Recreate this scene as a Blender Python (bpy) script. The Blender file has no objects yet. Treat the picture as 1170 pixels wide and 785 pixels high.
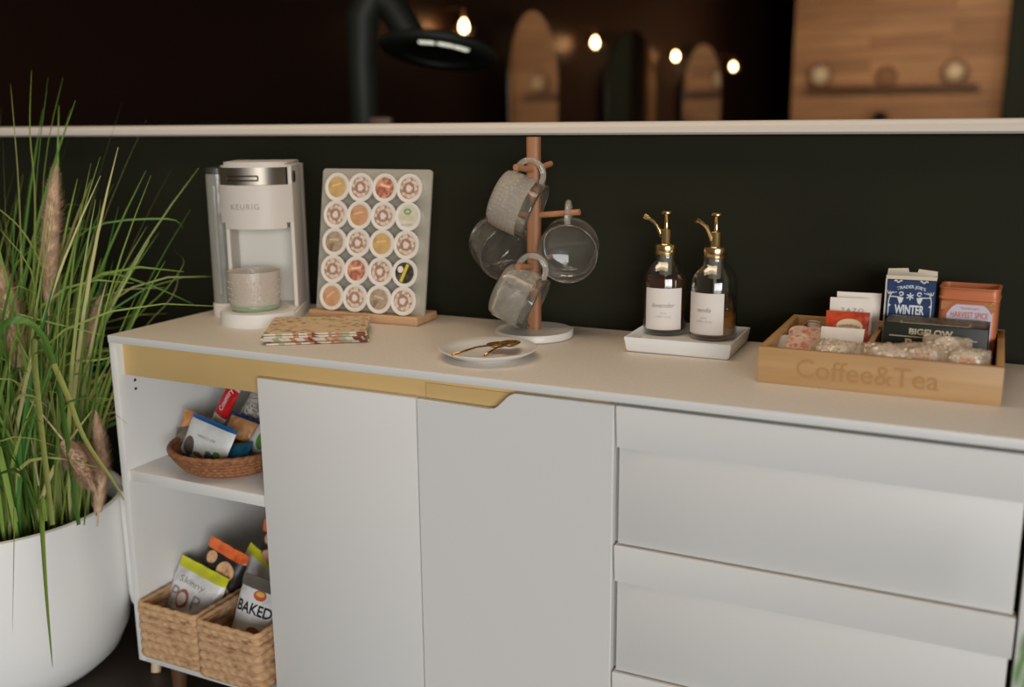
import bpy, bmesh, math, random
from mathutils import Vector, Matrix, Euler, noise
R = math.radians
PI = math.pi
random.seed(7)
scn = bpy.context.scene
COL = scn.collection

# ------------------------------------------------------------------ materials
def lin(c):
    c = c / 255.0
    return c / 12.92 if c <= 0.04045 else ((c + 0.055) / 1.055) ** 2.4
def rgb(c, a=1.0):
    return (lin(c[0]), lin(c[1]), lin(c[2]), a)
MATS = {}
def M(name, c, rough=0.5, metal=0.0, trans=0.0, ior=1.45, c2=None, scale=30.0, stretch=(1, 1, 1), detail=3.0,
      bump=0.0, bscale=None, emit=0.0, spec=0.5, coat=0.0, contrast=(0.35, 0.65), sheen=0.0):
    if name in MATS:
        return MATS[name]
    m = bpy.data.materials.new(name); m.use_nodes = True
    nt = m.node_tree; b = nt.nodes['Principled BSDF']
    b.inputs['Base Color'].default_value = rgb(c)
    b.inputs['Roughness'].default_value = rough
    b.inputs['Metallic'].default_value = metal
    b.inputs['Transmission Weight'].default_value = trans
    b.inputs['IOR'].default_value = ior
    b.inputs['Specular IOR Level'].default_value = spec
    b.inputs['Coat Weight'].default_value = coat
    b.inputs['Sheen Weight'].default_value = sheen
    if emit:
        b.inputs['Emission Color'].default_value = rgb(c)
        b.inputs['Emission Strength'].default_value = emit
    if c2 is not None or bump:
        tc = nt.nodes.new('ShaderNodeTexCoord')
        mp = nt.nodes.new('ShaderNodeMapping'); mp.inputs['Scale'].default_value = stretch
        nt.links.new(tc.outputs['Object'], mp.inputs['Vector'])
        nz = nt.nodes.new('ShaderNodeTexNoise'); nz.inputs['Scale'].default_value = scale
        nz.inputs['Detail'].default_value = detail
        nt.links.new(mp.outputs['Vector'], nz.inputs['Vector'])
        if c2 is not None:
            rp = nt.nodes.new('ShaderNodeValToRGB')
            rp.color_ramp.elements[0].position = contrast[0]; rp.color_ramp.elements[0].color = rgb(c)
            rp.color_ramp.elements[1].position = contrast[1]; rp.color_ramp.elements[1].color = rgb(c2)
            nt.links.new(nz.outputs['Fac'], rp.inputs['Fac'])
            nt.links.new(rp.outputs['Color'], b.inputs['Base Color'])
        if bump:
            n2 = nz
            if bscale:
                n2 = nt.nodes.new('ShaderNodeTexNoise'); n2.inputs['Scale'].default_value = bscale
                nt.links.new(mp.outputs['Vector'], n2.inputs['Vector'])
            bp = nt.nodes.new('ShaderNodeBump'); bp.inputs['Strength'].default_value = bump
            bp.inputs['Distance'].default_value = 0.002
            nt.links.new(n2.outputs['Fac'], bp.inputs['Height'])
            nt.links.new(bp.outputs['Normal'], b.inputs['Normal'])
    MATS[name] = m
    return m

def clear_mat(name, tint=(255, 255, 255), gloss=0.55, rough=0.06, bump=0.0, bscale=60, haze=0.0, hazec=(230, 226, 216)):
    """thin clear film / acrylic: transparent with a fresnel gloss and a little haze"""
    if name in MATS: return MATS[name]
    m = bpy.data.materials.new(name); m.use_nodes = True
    nt = m.node_tree; nt.nodes.clear()
    out = nt.nodes.new('ShaderNodeOutputMaterial')
    tr = nt.nodes.new('ShaderNodeBsdfTransparent'); tr.inputs['Color'].default_value = rgb(tint)
    gl = nt.nodes.new('ShaderNodeBsdfGlossy'); gl.inputs['Roughness'].default_value = rough
    gl.inputs['Color'].default_value = (0.9, 0.9, 0.9, 1)
    lw = nt.nodes.new('ShaderNodeLayerWeight'); lw.inputs['Blend'].default_value = 0.3
    mu = nt.nodes.new('ShaderNodeMath'); mu.operation = 'MULTIPLY_ADD'; mu.inputs[1].default_value = gloss; mu.inputs[2].default_value = 0.05
    nt.links.new(lw.outputs['Facing'], mu.inputs[0])
    mx = nt.nodes.new('ShaderNodeMixShader')
    nt.links.new(mu.outputs[0], mx.inputs[0]); nt.links.new(tr.outputs[0], mx.inputs[1]); nt.links.new(gl.outputs[0], mx.inputs[2])
    last = mx
    if haze:
        df = nt.nodes.new('ShaderNodeBsdfDiffuse'); df.inputs['Color'].default_value = rgb(hazec)
        m2 = nt.nodes.new('ShaderNodeMixShader'); m2.inputs[0].default_value = haze
        nt.links.new(mx.outputs[0], m2.inputs[1]); nt.links.new(df.outputs[0], m2.inputs[2]); last = m2
    if bump:
        tc = nt.nodes.new('ShaderNodeTexCoord')
        nz = nt.nodes.new('ShaderNodeTexNoise'); nz.inputs['Scale'].default_value = bscale
        nt.links.new(tc.outputs['Object'], nz.inputs['Vector'])
        bp = nt.nodes.new('ShaderNodeBump'); bp.inputs['Strength'].default_value = bump; bp.inputs['Distance'].default_value = 0.004
        nt.links.new(nz.outputs['Fac'], bp.inputs['Height']); nt.links.new(bp.outputs['Normal'], gl.inputs['Normal'])
        nt.links.new(bp.outputs['Normal'], lw.inputs['Normal'])
    nt.links.new(last.outputs[0], out.inputs['Surface'])
    MATS[name] = m
    return m

def ramp_mat(name, cols, scale=25, rough=0.5, kind='noise', stretch=(1, 1, 1), bump=0.0, coat=0.0):
    """several colours spread by a noise / voronoi / plank pattern"""
    if name in MATS: return MATS[name]
    m = M(name, cols[0], rough, coat=coat); nt = m.node_tree; b = nt.nodes['Principled BSDF']
    tc = nt.nodes.new('ShaderNodeTexCoord'); mp = nt.nodes.new('ShaderNodeMapping'); mp.inputs['Scale'].default_value = stretch
    nt.links.new(tc.outputs['Object'], mp.inputs['Vector'])
    if kind == 'voronoi':
        t = nt.nodes.new('ShaderNodeTexVoronoi'); t.inputs['Scale'].default_value = scale
        sp = nt.nodes.new('ShaderNodeSeparateColor'); nt.links.new(t.outputs['Color'], sp.inputs[0]); fac = sp.outputs[0]
    else:
        t = nt.nodes.new('ShaderNodeTexNoise'); t.inputs['Scale'].default_value = scale; t.inputs['Detail'].default_value = 4
        fac = t.outputs['Fac']
    nt.links.new(mp.outputs['Vector'], t.inputs['Vector'])
    rp = nt.nodes.new('ShaderNodeValToRGB'); el = rp.color_ramp.elements
    lo, hi = (0.05, 0.95) if kind == 'voronoi' else (0.3, 0.7)
    while len(el) < len(cols): el.new(0.5)
    for i, c in enumerate(cols):
        el[i].position = lo + (hi - lo) * i / (len(cols) - 1); el[i].color = rgb(c)
    if kind == 'voronoi': rp.color_ramp.interpolation = 'CONSTANT'
    nt.links.new(fac, rp.inputs['Fac']); nt.links.new(rp.outputs['Color'], b.inputs['Base Color'])
    if bump:
        bp = nt.nodes.new('ShaderNodeBump'); bp.inputs['Strength'].default_value = bump; bp.inputs['Distance'].default_value = 0.003
        nt.links.new(fac, bp.inputs['Height']); nt.links.new(bp.outputs['Normal'], b.inputs['Normal'])
    return m

def wood(name, c, c2, axis='x', scale=14, rough=0.5, bump=0.05):
    s = {'x': (0.06, 1, 1), 'y': (1, 0.06, 1), 'z': (1, 1, 0.06)}[axis]
    return M(name, c, rough, c2=c2, scale=scale, stretch=s, detail=6, bump=bump, contrast=(0.3, 0.7))

# ------------------------------------------------------------------ mesh builder
class MB:
    def __init__(s): s.bm = bmesh.new()
    def _xf(s, vs, mat):
        if mat is not None: bmesh.ops.transform(s.bm, matrix=mat, verts=vs)
    def box(s, x0, x1, y0, y1, z0, z1, bev=0.0, seg=2, mat=None):
        r = bmesh.ops.create_cube(s.bm, size=1.0); vs = r['verts']
        bmesh.ops.transform(s.bm, matrix=Matrix.Translation(((x0 + x1) / 2, (y0 + y1) / 2, (z0 + z1) / 2)) @ Matrix.Diagonal((x1 - x0, y1 - y0, z1 - z0, 1)), verts=vs)
        if bev:
            es = list({e for v in vs for e in v.link_edges})
            rr = bmesh.ops.bevel(s.bm, geom=es, offset=bev, segments=seg, profile=0.5, affect='EDGES')
            vs = list({v for f in rr['faces'] for v in f.verts} | {v for v in vs if v.is_valid})
        s._xf(vs, mat)
        return s
    def lathe(s, prof, n=32, mat=None, cap0=False, cap1=False, closed=False, sx=1, sy=1):
        rings = []
        vs = []
        for r_, z in prof:
            if r_ < 1e-6:
                v = s.bm.verts.new((0, 0, z)); rings.append([v]); vs.append(v)
            else:
                ring = [s.bm.verts.new((r_ * sx * math.cos(2 * PI * i / n), r_ * sy * math.sin(2 * PI * i / n), z)) for i in range(n)]
                rings.append(ring); vs += ring
        pairs = list(zip(rings, rings[1:]))
        if closed: pairs.append((rings[-1], rings[0]))
        for a, b in pairs:
            for i in range(n):
                j = (i + 1) % n
                if len(a) == 1 and len(b) == 1: continue
                if len(a) == 1: s.bm.faces.new((a[0], b[j], b[i]))
                elif len(b) == 1: s.bm.faces.new((a[i], a[j], b[0]))
                else: s.bm.faces.new((a[i], a[j], b[j], b[i]))
        if cap0 and len(rings[0]) > 1: s.bm.faces.new(rings[0][::-1])
        if cap1 and len(rings[-1]) > 1: s.bm.faces.new(rings[-1])
        s._xf(vs, mat)
        return s
    def tube(s, pts, r, n=10, caps=True, closed=False, flat=1.0):
        pts = [Vector(p) for p in pts]
        rs = r if isinstance(r, (list, tuple)) else [r] * len(pts)
        rings = []; up = None
        for i, p in enumerate(pts):
            if closed: t = pts[(i + 1) % len(pts)] - pts[i - 1]
            else: t = pts[min(i + 1, len(pts) - 1)] - pts[max(i - 1, 0)]
            t.normalize()
            if up is None:
                up = Vector((0, 0, 1)) if abs(t.z) < 0.9 else Vector((1, 0, 0))
            a = (up - t * up.dot(t)).normalized(); b = t.cross(a); up = a
            rings.append([s.bm.verts.new(p + (a * math.cos(2 * PI * k / n) + b * flat * math.sin(2 * PI * k / n)) * rs[i]) for k in range(n)])
        pairs = list(zip(rings, rings[1:]))
        if closed: pairs.append((rings[-1], rings[0]))
        for q, w in pairs:
            for i in range(n):
                j = (i + 1) % n
                s.bm.faces.new((q[i], q[j], w[j], w[i]))
        if caps and not closed:
            s.bm.faces.new(rings[0][::-1]); s.bm.faces.new(rings[-1])
        return s
    def prism(s, poly, y0, y1, mat=None):
        """polygon in x,z extruded along y"""
        a = [s.bm.verts.new((x, y0, z)) for x, z in poly]; b = [s.bm.verts.new((x, y1, z)) for x, z in poly]
        n = len(poly)
        s.bm.faces.new(a); s.bm.faces.new(b[::-1])
        for i in range(n):
            j = (i + 1) % n
            s.bm.faces.new((a[j], a[i], b[i], b[j]))
        s._xf(a + b, mat)
        return s
    def plan(s, poly, z0, z1, mat=None):
        """polygon in x,y extruded along z"""
        a = [s.bm.verts.new((x, y, z0)) for x, y in poly]; b = [s.bm.verts.new((x, y, z1)) for x, y in poly]
        n = len(poly)
        s.bm.faces.new(a[::-1]); s.bm.faces.new(b)
        for i in range(n):
            j = (i + 1) % n
            s.bm.faces.new((a[i], a[j], b[j], b[i]))
        s._xf(a + b, mat)
        return s
    def grid(s, f, nu, nv, closed_u=False):
        g = [[s.bm.verts.new(f(i / (nu if closed_u else nu), j / nv)) for j in range(nv + 1)] for i in range(nu + (0 if closed_u else 1))]
        for i in range(nu):
            k = (i + 1) % len(g) if closed_u else i + 1
            for j in range(nv):
                s.bm.faces.new((g[i][j], g[k][j], g[k][j + 1], g[i][j + 1]))
        return s
    def build(s, name, mat, parent=None, smooth=35, loc=None, rot=None, subsurf=0, solid=0):
        bmesh.ops.recalc_face_normals(s.bm, faces=s.bm.faces)
        me = bpy.data.meshes.new(name); s.bm.to_mesh(me); s.bm.free()
        me.materials.append(mat)
        if smooth:
            me.polygons.foreach_set('use_smooth', [True] * len(me.polygons))
            if smooth < 180: me.set_sharp_from_angle(angle=R(smooth))
        o = bpy.data.objects.new(name, me); COL.objects.link(o)
        if parent is not None: o.parent = parent
        if loc is not None: o.location = loc
        if rot is not None: o.rotation_euler = rot
        if solid:
            md = o.modifiers.new('Solid', 'SOLIDIFY'); md.thickness = solid; md.offset = 0
        if subsurf:
            md = o.modifiers.new('Sub', 'SUBSURF'); md.levels = subsurf; md.render_levels = subsurf
        return o

def tag(o, label, cat, group=None, kind=None):
    if label: o['label'] = label
    if cat: o['category'] = cat
    if group: o['group'] = group
    if kind: o['kind'] = kind
    return o
def thing(name, label, cat, loc=(0, 0, 0), rot=(0, 0, 0), group=None):
    o = bpy.data.objects.new(name, None); COL.objects.link(o)
    o.empty_display_size = 0.02
    o.location = loc; o.rotation_euler = rot
    return tag(o, label, cat, group)
def struct(name, mb, mat, **k):
    o = mb.build(name, mat, **k); o['kind'] = 'structure'
    return o
def dup(root, label, loc=None, rot=None):
    r = root.copy(); COL.objects.link(r)
    if loc is not None: r.location = loc
    if rot is not None: r.rotation_euler = rot
    if label: r['label'] = label
    for ch in list(root.children):
        c = ch.copy(); COL.objects.link(c); c.parent = r
        for g in ch.children:
            d = g.copy(); COL.objects.link(d); d.parent = c
    return r

def lettering(parent, s, mat, width, cx, cz, y=0.0, height=None, shear=0.0, name='lettering', depth=0.0004, bend=None,
              surf=None, arch=0.0, tilt=0.0, bold=0.0, rot=None, loc=None, space=1.0):
    """flat text, lies in the parent's x,z plane facing -y, centred on cx,cz; bend = cylinder radius about z, surf(x,z) -> y"""
    cu = bpy.data.curves.new('t', 'FONT'); cu.body = s; cu.size = 1.0; cu.shear = shear; cu.extrude = 0.0
    cu.align_x = 'CENTER'; cu.resolution_u = 3; cu.offset = bold; cu.space_character = space
    ob = bpy.data.objects.new('t', cu); COL.objects.link(ob)
    bpy.context.view_layer.update()
    dg = bpy.context.evaluated_depsgraph_get()
    src = bpy.data.meshes.new_from_object(ob.evaluated_get(dg))
    bpy.data.objects.remove(ob); bpy.data.curves.remove(cu)
    bm = bmesh.new(); bm.from_mesh(src); bpy.data.meshes.remove(src)
    if surf or bend:
        bmesh.ops.triangulate(bm, faces=bm.faces)
        bmesh.ops.subdivide_edges(bm, edges=[e for e in bm.edges if e.calc_length() > 0.25], cuts=2)
    xs = [v.co.x for v in bm.verts]; ys = [v.co.y for v in bm.verts]
    x0, x1, y0, y1 = min(xs), max(xs), min(ys), max(ys)
    k = width / (x1 - x0); kz = k if height is None else height / (y1 - y0)
    ct, st = math.cos(tilt), math.sin(tilt)
    for v in bm.verts:
        x = (v.co.x - (x0 + x1) / 2) * k; z = (v.co.y - (y0 + y1) / 2) * kz
        z -= arch * (x / (width / 2)) ** 2
        x, z = x * ct - z * st + cx, x * st + z * ct + cz
        if bend:
            a = x / bend
            v.co = (bend * math.sin(a), -bend * math.cos(a) - depth, z)
        else:
            yy = y - depth if surf is None else surf(x, z) - depth
            v.co = (x, yy, z)
    bmesh.ops.recalc_face_normals(bm, faces=bm.faces)
    me = bpy.data.meshes.new(name); bm.to_mesh(me); bm.free(); me.materials.append(mat)
    o = bpy.data.objects.new(name, me); COL.objects.link(o); o.parent = parent
    if rot is not None: o.rotation_euler = rot
    if loc is not None: o.location = loc
    return o

# ------------------------------------------------------------------ camera
cam = bpy.data.cameras.new('camera'); co = bpy.data.objects.new('camera', cam); COL.objects.link(co)
cam.sensor_width = 36.0; cam.lens = 35.02; cam.clip_start = 0.05
p_, y_, r_ = R(12.375), R(25.88), R(0.448)
fw = Vector((-math.sin(y_) * math.cos(p_), math.cos(y_) * math.cos(p_), -math.sin(p_)))
rt = Vector((math.cos(y_), math.sin(y_), 0)); up = rt.cross(fw)
Rr = rt * math.cos(r_) - up * math.sin(r_); Uu = up * math.cos(r_) + rt * math.sin(r_)
m4 = Matrix((Rr, Uu, -fw)).transposed().to_4x4(); m4.translation = (0, 0, 1.20)
co.matrix_world = m4
scn.camera = co
cam.dof.use_dof = True; cam.dof.focus_distance = 1.80; cam.dof.aperture_fstop = 35.02 / 1000 / 0.019
FPX = 1138.3
def dep(px, py, D):
    """a point of the place at forward distance D from the camera's stand"""
    return Vector((0, 0, 1.2)) + (fw + Rr * (px - 585) / FPX + Uu * (392.5 - py) / FPX) * D
def at_z(px, py, z):
    d = dep(px, py, 1) - Vector((0, 0, 1.2)); return Vector((0, 0, 1.2)) + d * ((z - 1.2) / d.z)
def at_y(px, py, y):
    d = dep(px, py, 1) - Vector((0, 0, 1.2)); return Vector((0, 0, 1.2)) + d * (y / d.y)

# ------------------------------------------------------------------ shared materials
WHITE = M('white_lacquer', (226, 224, 219), 0.42, bump=0.03, scale=180)
WHITE_TOP = M('white_top', (222, 214, 202), 0.5, bump=0.03, scale=150, c2=(216, 207, 194))
WHITE_IN = M('white_interior', (220, 214, 206), 0.5)
GOLD = M('gold_rail', (222, 187, 126), 0.5, metal=0.1, c2=(217, 181, 119), scale=6)
GAP_SHADE = M('gap_shade', (26, 20, 17), 0.8)  # shade in gaps and holes, put in as a dark colour
WALNUT = wood('walnut', (96, 66, 42), (70, 46, 28), 'z', 30)
PALEWOOD = wood('pale_wood', (214, 190, 160), (200, 172, 140), 'z', 30)
BEECH = wood('beech', (206, 168, 128), (188, 148, 108), 'x', 40)
BAMBOO = wood('bamboo', (196, 158, 110), (172, 132, 86), 'x', 46, 0.45)
BAMBOO_Y = wood('bamboo_side', (196, 154, 102), (170, 126, 78), 'y', 46, 0.45)
ACACIA = wood('peg_wood', (172, 122, 86), (142, 94, 62), 'z', 40, 0.5)
BRASS = M('brass', (232, 200, 142), 0.22, metal=1.0)
OLDGOLD = M('spoon_gold', (196, 152, 92), 0.2, metal=1.0)
GLASS = M('clear_glass', (250, 250, 248), 0.03, trans=1.0, ior=1.47)
CERAMIC = M('white_ceramic', (228, 226, 222), 0.25)
PAPER = M('white_paper', (226, 220, 210), 0.8)
BLACK = M('black_print', (24, 22, 22), 0.6)
GREYPRINT = M('grey_print', (150, 144, 138), 0.7)
STEEL = M('brushed_steel', (148, 140, 127), 0.40, metal=1.0)

# ================================================================== SETTING
WALL = M('charcoal_green_paint', (37, 37, 25), 0.75, spec=.15, c2=(32, 32, 21), scale=3, bump=0.04, bscale=220)
struct('wall_back', MB().box(-6.0, 3.0, 1.885, 2.02, 0.0, 1.183), WALL)
TRIMM = M('trim_white', (214, 204, 190), 0.4)
tm = MB()
tm.prism([(1.860, 1.180), (1.855, 1.184), (1.855, 1.194), (1.861, 1.198), (1.861, 1.203), (1.866, 1.205), (2.04, 1.205), (2.05, 1.202), (2.05, 1.183), (2.045, 1.180)], -6.0, 3.0,
         mat=Matrix(((0, 1, 0, 0), (1, 0, 0, 0), (0, 0, 1, 0), (0, 0, 0, 1))))
struct('trim_1', tm, TRIMM, smooth=30)
def plank_floor():
    m = M('dark_floor', (58, 48, 40), 0.5, c2=(44, 36, 30), scale=9, stretch=(0.15, 1, 1), detail=6, bump=0.05)
    nt = m.node_tree; b = nt.nodes['Principled BSDF']
    return m
struct('floor', MB().box(-6.0, 6.0, -4.0, 19.0, -0.1, 0.0), plank_floor())
struct('baseboard_back', MB().box(-6.0, 3.0, 1.870, 1.885, 0.0, 0.09, 0.003), M('dark_baseboard', (34, 34, 27), 0.5))
struct('ceiling', MB().box(-6.0, 6.0, 2.3, 19.0, 3.0, 3.1), M('dark_ceiling', (20, 16, 14), 0.9))

# salon room beyond the half wall
def wallline(p, q, z0, z1, name, mat, t=0.1):
    p = Vector(p); q = Vector(q); d = (q - p); L = d.length; a = math.atan2(d.y, d.x)
    o = struct(name, MB().box(0, L, 0, t, z0, z1), mat, loc=(p.x, p.y, 0), rot=(0, 0, a))
    return o
W_AZ = R(3.9)
wd = Vector((math.sin(W_AZ), math.cos(W_AZ), 0)); wn = Vector((math.cos(W_AZ), -math.sin(W_AZ), 0))
w0 = Vector((-3.671, 7.781, 0))
MAROON = M('maroon_gloss_paint', (20, 9, 6), 0.42, spec=0.9)
MAROON.node_tree.nodes['Principled BSDF'].inputs['Specular Tint'].default_value = (1.0, .55, .36, 1)
wallline(w0 - wd * 6.0, w0 + wd * 9.5, 0, 3.0, 'wall_left', MAROON)
SDARK = M('salon_green_black', (34, 34, 27), 0.8)
def wood_wall():
    m = M('wood_planks', (190, 140, 92), 0.6); nt = m.node_tree; b = nt.nodes['Principled BSDF']
    tc = nt.nodes.new('ShaderNodeTexCoord'); mp = nt.nodes.new('ShaderNodeMapping'); mp.inputs['Scale'].default_value = (1, 1, 1)
    mp.inputs['Rotation'].default_value = (R(90), 0, 0)
    nt.links.new(tc.outputs['Object'], mp.inputs['Vector'])
    br = nt.nodes.new('ShaderNodeTexBrick'); br.inputs['Scale'].default_value = 1.0
    br.inputs['Color1'].default_value = rgb((198, 146, 96)); br.inputs['Color2'].default_value = rgb((166, 116, 72))
    br.inputs['Mortar'].default_value = rgb((110, 74, 46)); br.inputs['Mortar Size'].default_value = 0.004
    br.inputs['Brick Width'].default_value = 1.9; br.inputs['Row Height'].default_value = 0.14
    nt.links.new(mp.outputs['Vector'], br.inputs['Vector'])
    nz = nt.nodes.new('ShaderNodeTexNoise'); nz.inputs['Scale'].default_value = 7; nz.inputs['Detail'].default_value = 5
    mp2 = nt.nodes.new('ShaderNodeMapping'); mp2.inputs['Scale'].default_value = (0.2, 1, 1)
    nt.links.new(tc.outputs['Object'], mp2.inputs['Vector']); nt.links.new(mp2.outputs['Vector'], nz.inputs['Vector'])
    mx = nt.nodes.new('ShaderNodeMix'); mx.data_type = 'RGBA'; mx.blend_type = 'MULTIPLY'
    mx.inputs[0].default_value = 0.55
    nt.links.new(br.outputs['Color'], mx.inputs[6]); nt.links.new(nz.outputs['Fac'], mx.inputs[7])
    nt.links.new(mx.outputs[2], b.inputs['Base Color'])
    return m
WW = wood_wall()
pl = at_z(905, 100, 1.71); k13 = 13.0 / ((pl - Vector((0, 0, 1.2))).dot(fw)); pl = Vector((0, 0, 1.2)) + (pl - Vector((0, 0, 1.2))) * k13
pr = dep(1147, 95, 11.8)
wallline((pl.x, pl.y), (pr.x, pr.y), 0, 3.0, 'wall_far', WW, 0.12)
dw = Vector((pr.x - pl.x, pr.y - pl.y, 0)).normalized(); nw = Vector((dw.y, -dw.x, 0))
q0 = pr + nw * 0.9 + dw * 0.01
q0.z = 0
wallline((pr.x + 0.02, pr.y - 0.35), (pr.x + 6.0, pr.y - 0.35 + 0.1), 0, 3.0, 'wall_right', M('salon_slate', (40, 42, 32), 0.85, spec=.2), 0.1)
wallline((w0 + wd * 9.5).xy, (w0 + wd * 9.5 + Vector((8, 0, 0))).xy, 0, 3.0, 'wall_end', MAROON)

# ================================================================== SIDEBOARD
FY, XL, XR, BK = 1.388, -1.563, 0.0915, 1.838
cab = thing('sideboard', 'long white sideboard with gold finger rail, two doors, three drawers and open shelves', 'sideboard', (XL, FY, 0))
def cbox(name, mat, x0, x1, y0, y1, z0, z1, bev=0.0012, parent=cab):
    return MB().box(x0 - XL, x1 - XL, y0 - FY, y1 - FY, z0, z1, bev).build(name, mat, parent)
cbox('top_panel', WHITE_TOP, XL, XR, FY, BK, .7855, .80, 0.0015)
cbox('top_edge', WHITE, XL, XR, FY - .0008, FY + .001, .7855, .7995, 0.0003)
cbox('side_panel', WHITE, XL, XL + .0175, FY + .0005, BK, .093, .7855)
cbox('side_panel', WHITE, XR - .0175, XR, FY + .0005, BK, .093, .7855)
cbox('bottom_panel', WHITE, XL + .0175, XR - .0175, FY + .0005, BK, .093, .111)
cbox('back_panel', WHITE_IN, XL + .0175, XR - .0175, BK - .006, BK, .111, .7855)
cbox('partition', WHITE_IN, -1.176, -1.160, FY + .024, BK - .006, .111, .7855)
cbox('partition', WHITE_IN, -.512, -.496, FY + .024, BK - .006, .111, .7855)
cbox('shelf', WHITE, XL + .0175, -1.176, FY + .006, BK - .006, .496, .519)
# gold rail under the top: flat strip that curls into a finger pull at its lower edge
gr = MB(); prof = [(.022, .7855), (.022, .735), (.020, .724), (.014, .7195), (.006, .7195), (.006, .7215), (.013, .722), (.018, .727), (.019, .735), (.019, .7855)]
gr.prism([(a, b) for a, b in prof], XL + .0175 - XL, -.512 - XL, mat=Matrix(((0, 1, 0, 0), (1, 0, 0, 0), (0, 0, 1, 0), (0, 0, 0, 1))))
gr2 = MB(); gr2.box(XL + .0176 - XL, -.513 - XL, .018, .024, .7165, .7854, .0008)
gr.bm.free()
gr2.build('gold_rail', GOLD, cab)
# doors
DT = .018
cbox('door', WHITE, -1.194, -.8565, FY, FY + DT, .100, .7505, .0016)
poly = [(-.8535, .100), (-.501, .100), (-.501, .7795), (-.668, .7795)]
for i in range(1, 12):
    t = i / 12; poly.append((-.668 - .046 * t, .7795 - .0315 * (t * t * (3 - 2 * t))))
poly += [(-.716, .748), (-.8535, .7500)]
dm = MB().prism([(x - XL, z) for x, z in poly], 0, DT)
bmesh.ops.bevel(dm.bm, geom=[e for e in dm.bm.edges if abs(e.verts[0].co.y - e.verts[1].co.y) < 1e-6], offset=.0014, segments=2, affect='EDGES')
door2 = dm.build('door', WHITE, cab)
lip = MB().prism([(x - XL, z) for x, z in [(-.842, .7505), (-.722, .749), (-.700, .754), (-.688, .764), (-.684, .775), (-.842, .776)]], .014, .0175)
lip.build('finger_pull', GOLD, door2)
# gold scooped finger pull strip seen in the cut-out
# drawers: each a proud upper band and a flatter panel below
def drawer(zt, zm, zb):
    d = cbox('drawer', WHITE, -.4935, .0665, FY + .0070, FY + .024, zb, zm + .002, .0008)
    bm_ = MB().prism([(.0060, zm), (.0000, zt - .002), (.0010, zt), (.024, zt), (.024, zm)], -.498 - XL, .0705 - XL, mat=Matrix(((0, 1, 0, 0), (1, 0, 0, 0), (0, 0, 1, 0), (0, 0, 0, 1))))
    bmesh.ops.bevel(bm_.bm, geom=list(bm_.bm.edges), offset=.0006, segments=2, affect='EDGES')
    bm_.build('drawer_band', WHITE, d)
    return d
drawer(.7795, .7115, .5530)
drawer(.5505, .4880, .3325)
drawer(.3300, .2670, .1020)
cbox('drawer_gap_shade', GAP_SHADE, -.4965, .0738, FY + .026, FY + .030, .105, .785, 0)  # dark sheet behind the drawers, stands in for shade in the gaps
for (lx, ly, sx, sy) in ((-1.486, 1.425, 0, -.006), (-1.486, 1.775, 0, .01), (.02, 1.425, 0, -.01), (.02, 1.775, 0, .01), (-.73, 1.425, 0, -.006)):
    MB().tube([(lx - XL, ly - FY, .093), (lx + sx - XL, ly + sy - FY, 0.0)], [.019, .0125], 20).build('leg', WALNUT, cab)
for z in (.700, .682):
    MB().tube([(XL + .0173 - XL, 1.430 - FY, z), (XL + .0181 - XL, 1.430 - FY, z)], .0032, 12).build('peg_hole', GAP_SHADE, cab)  # dark discs, shade inside the holes given as colour

# ================================================================== COFFEE MACHINE
KM = M('machine_white', (206, 197, 187), 0.45)
KM2 = M('machine_recess', (208, 203, 192), 0.5)
A = R(26)
kp = Vector((-1.374, 1.793, .80))
km = thing('coffee_machine', 'white single-cup coffee machine with silver lid band and clear side water tank', 'coffee machine', kp, (0, 0, A))
def rrect(x0, x1, y0, y1, r, n=6, rs=None):
    rs = rs or (r, r, r, r); pts = []
    for (cx, cy, a0, q) in ((x0, y0, 180, rs[0]), (x1, y0, 270, rs[1]), (x1, y1, 0, rs[2]), (x0, y1, 90, rs[3])):
        ox = cx + (q if cx == x0 else -q); oy = cy + (q if cy == y0 else -q)
        for i in range(n + 1):
            a = R(a0 + 90 * i / n); pts.append((ox + q * math.cos(a), oy + q * math.sin(a)))
    return pts
def bulge_front(x0, x1, yf, yb, b, r, n=14):
    """plan outline: rounded back corners, front bows out by b"""
    pts = []
    for i in range(n + 1):
        t = -1 + 2 * i / n
        pts.append((x0 + (x1 - x0) * i / n, yf - b * (1 - abs(t) ** 2.6)))
    pts += [(x1, yb - r), (x1 - r * .3, yb - r * .3), (x1 - r, yb), (x0 + r, yb), (x0 + r * .3, yb - r * .3), (x0, yb - r)]
    return pts
W0 = -.150
# column with two cheeks and a recess
cm = MB()
cm.plan(rrect(W0 + .006, 0, -.030, 0, .004), .0, .322)
cm.plan(rrect(-.009, 0, -.126, -.028, .003), .02, .322)
cm.plan(rrect(W0 + .006, W0 + .015, -.126, -.028, .003), .02, .225)
cm.build('body', KM, km, smooth=40)
MB().plan(rrect(W0 + .014, -.008, -.060, -.029, .002), .026, .226).build('recess_panel', KM2, km)
hd = MB(); hd.plan(bulge_front(W0, -.0015, -.128, -.02, .034, .004), .194, .2835)
bmesh.ops.bevel(hd.bm, geom=[e for e in hd.bm.edges if all(abs(v.co.z - .194) < 1e-5 for v in e.verts)], offset=.012, segments=4, affect='EDGES')
head = hd.build('head', KM, km, smooth=40)
lettering(head, 'KEURIG', M('machine_print', (160, 148, 136), .5), .060, -.092, .240, surf=lambda x, z: -.128 - .034 * (1 - abs((x + .0757) / .0743) ** 2.6), depth=.0006, space=1.2)
bd = MB(); bd.plan(bulge_front(W0 + .002, -.012, -.126, -.02, .033, .004), .284, .319)
bd.build('lid_band', STEEL, km, smooth=40)
sl = MB()
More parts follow.
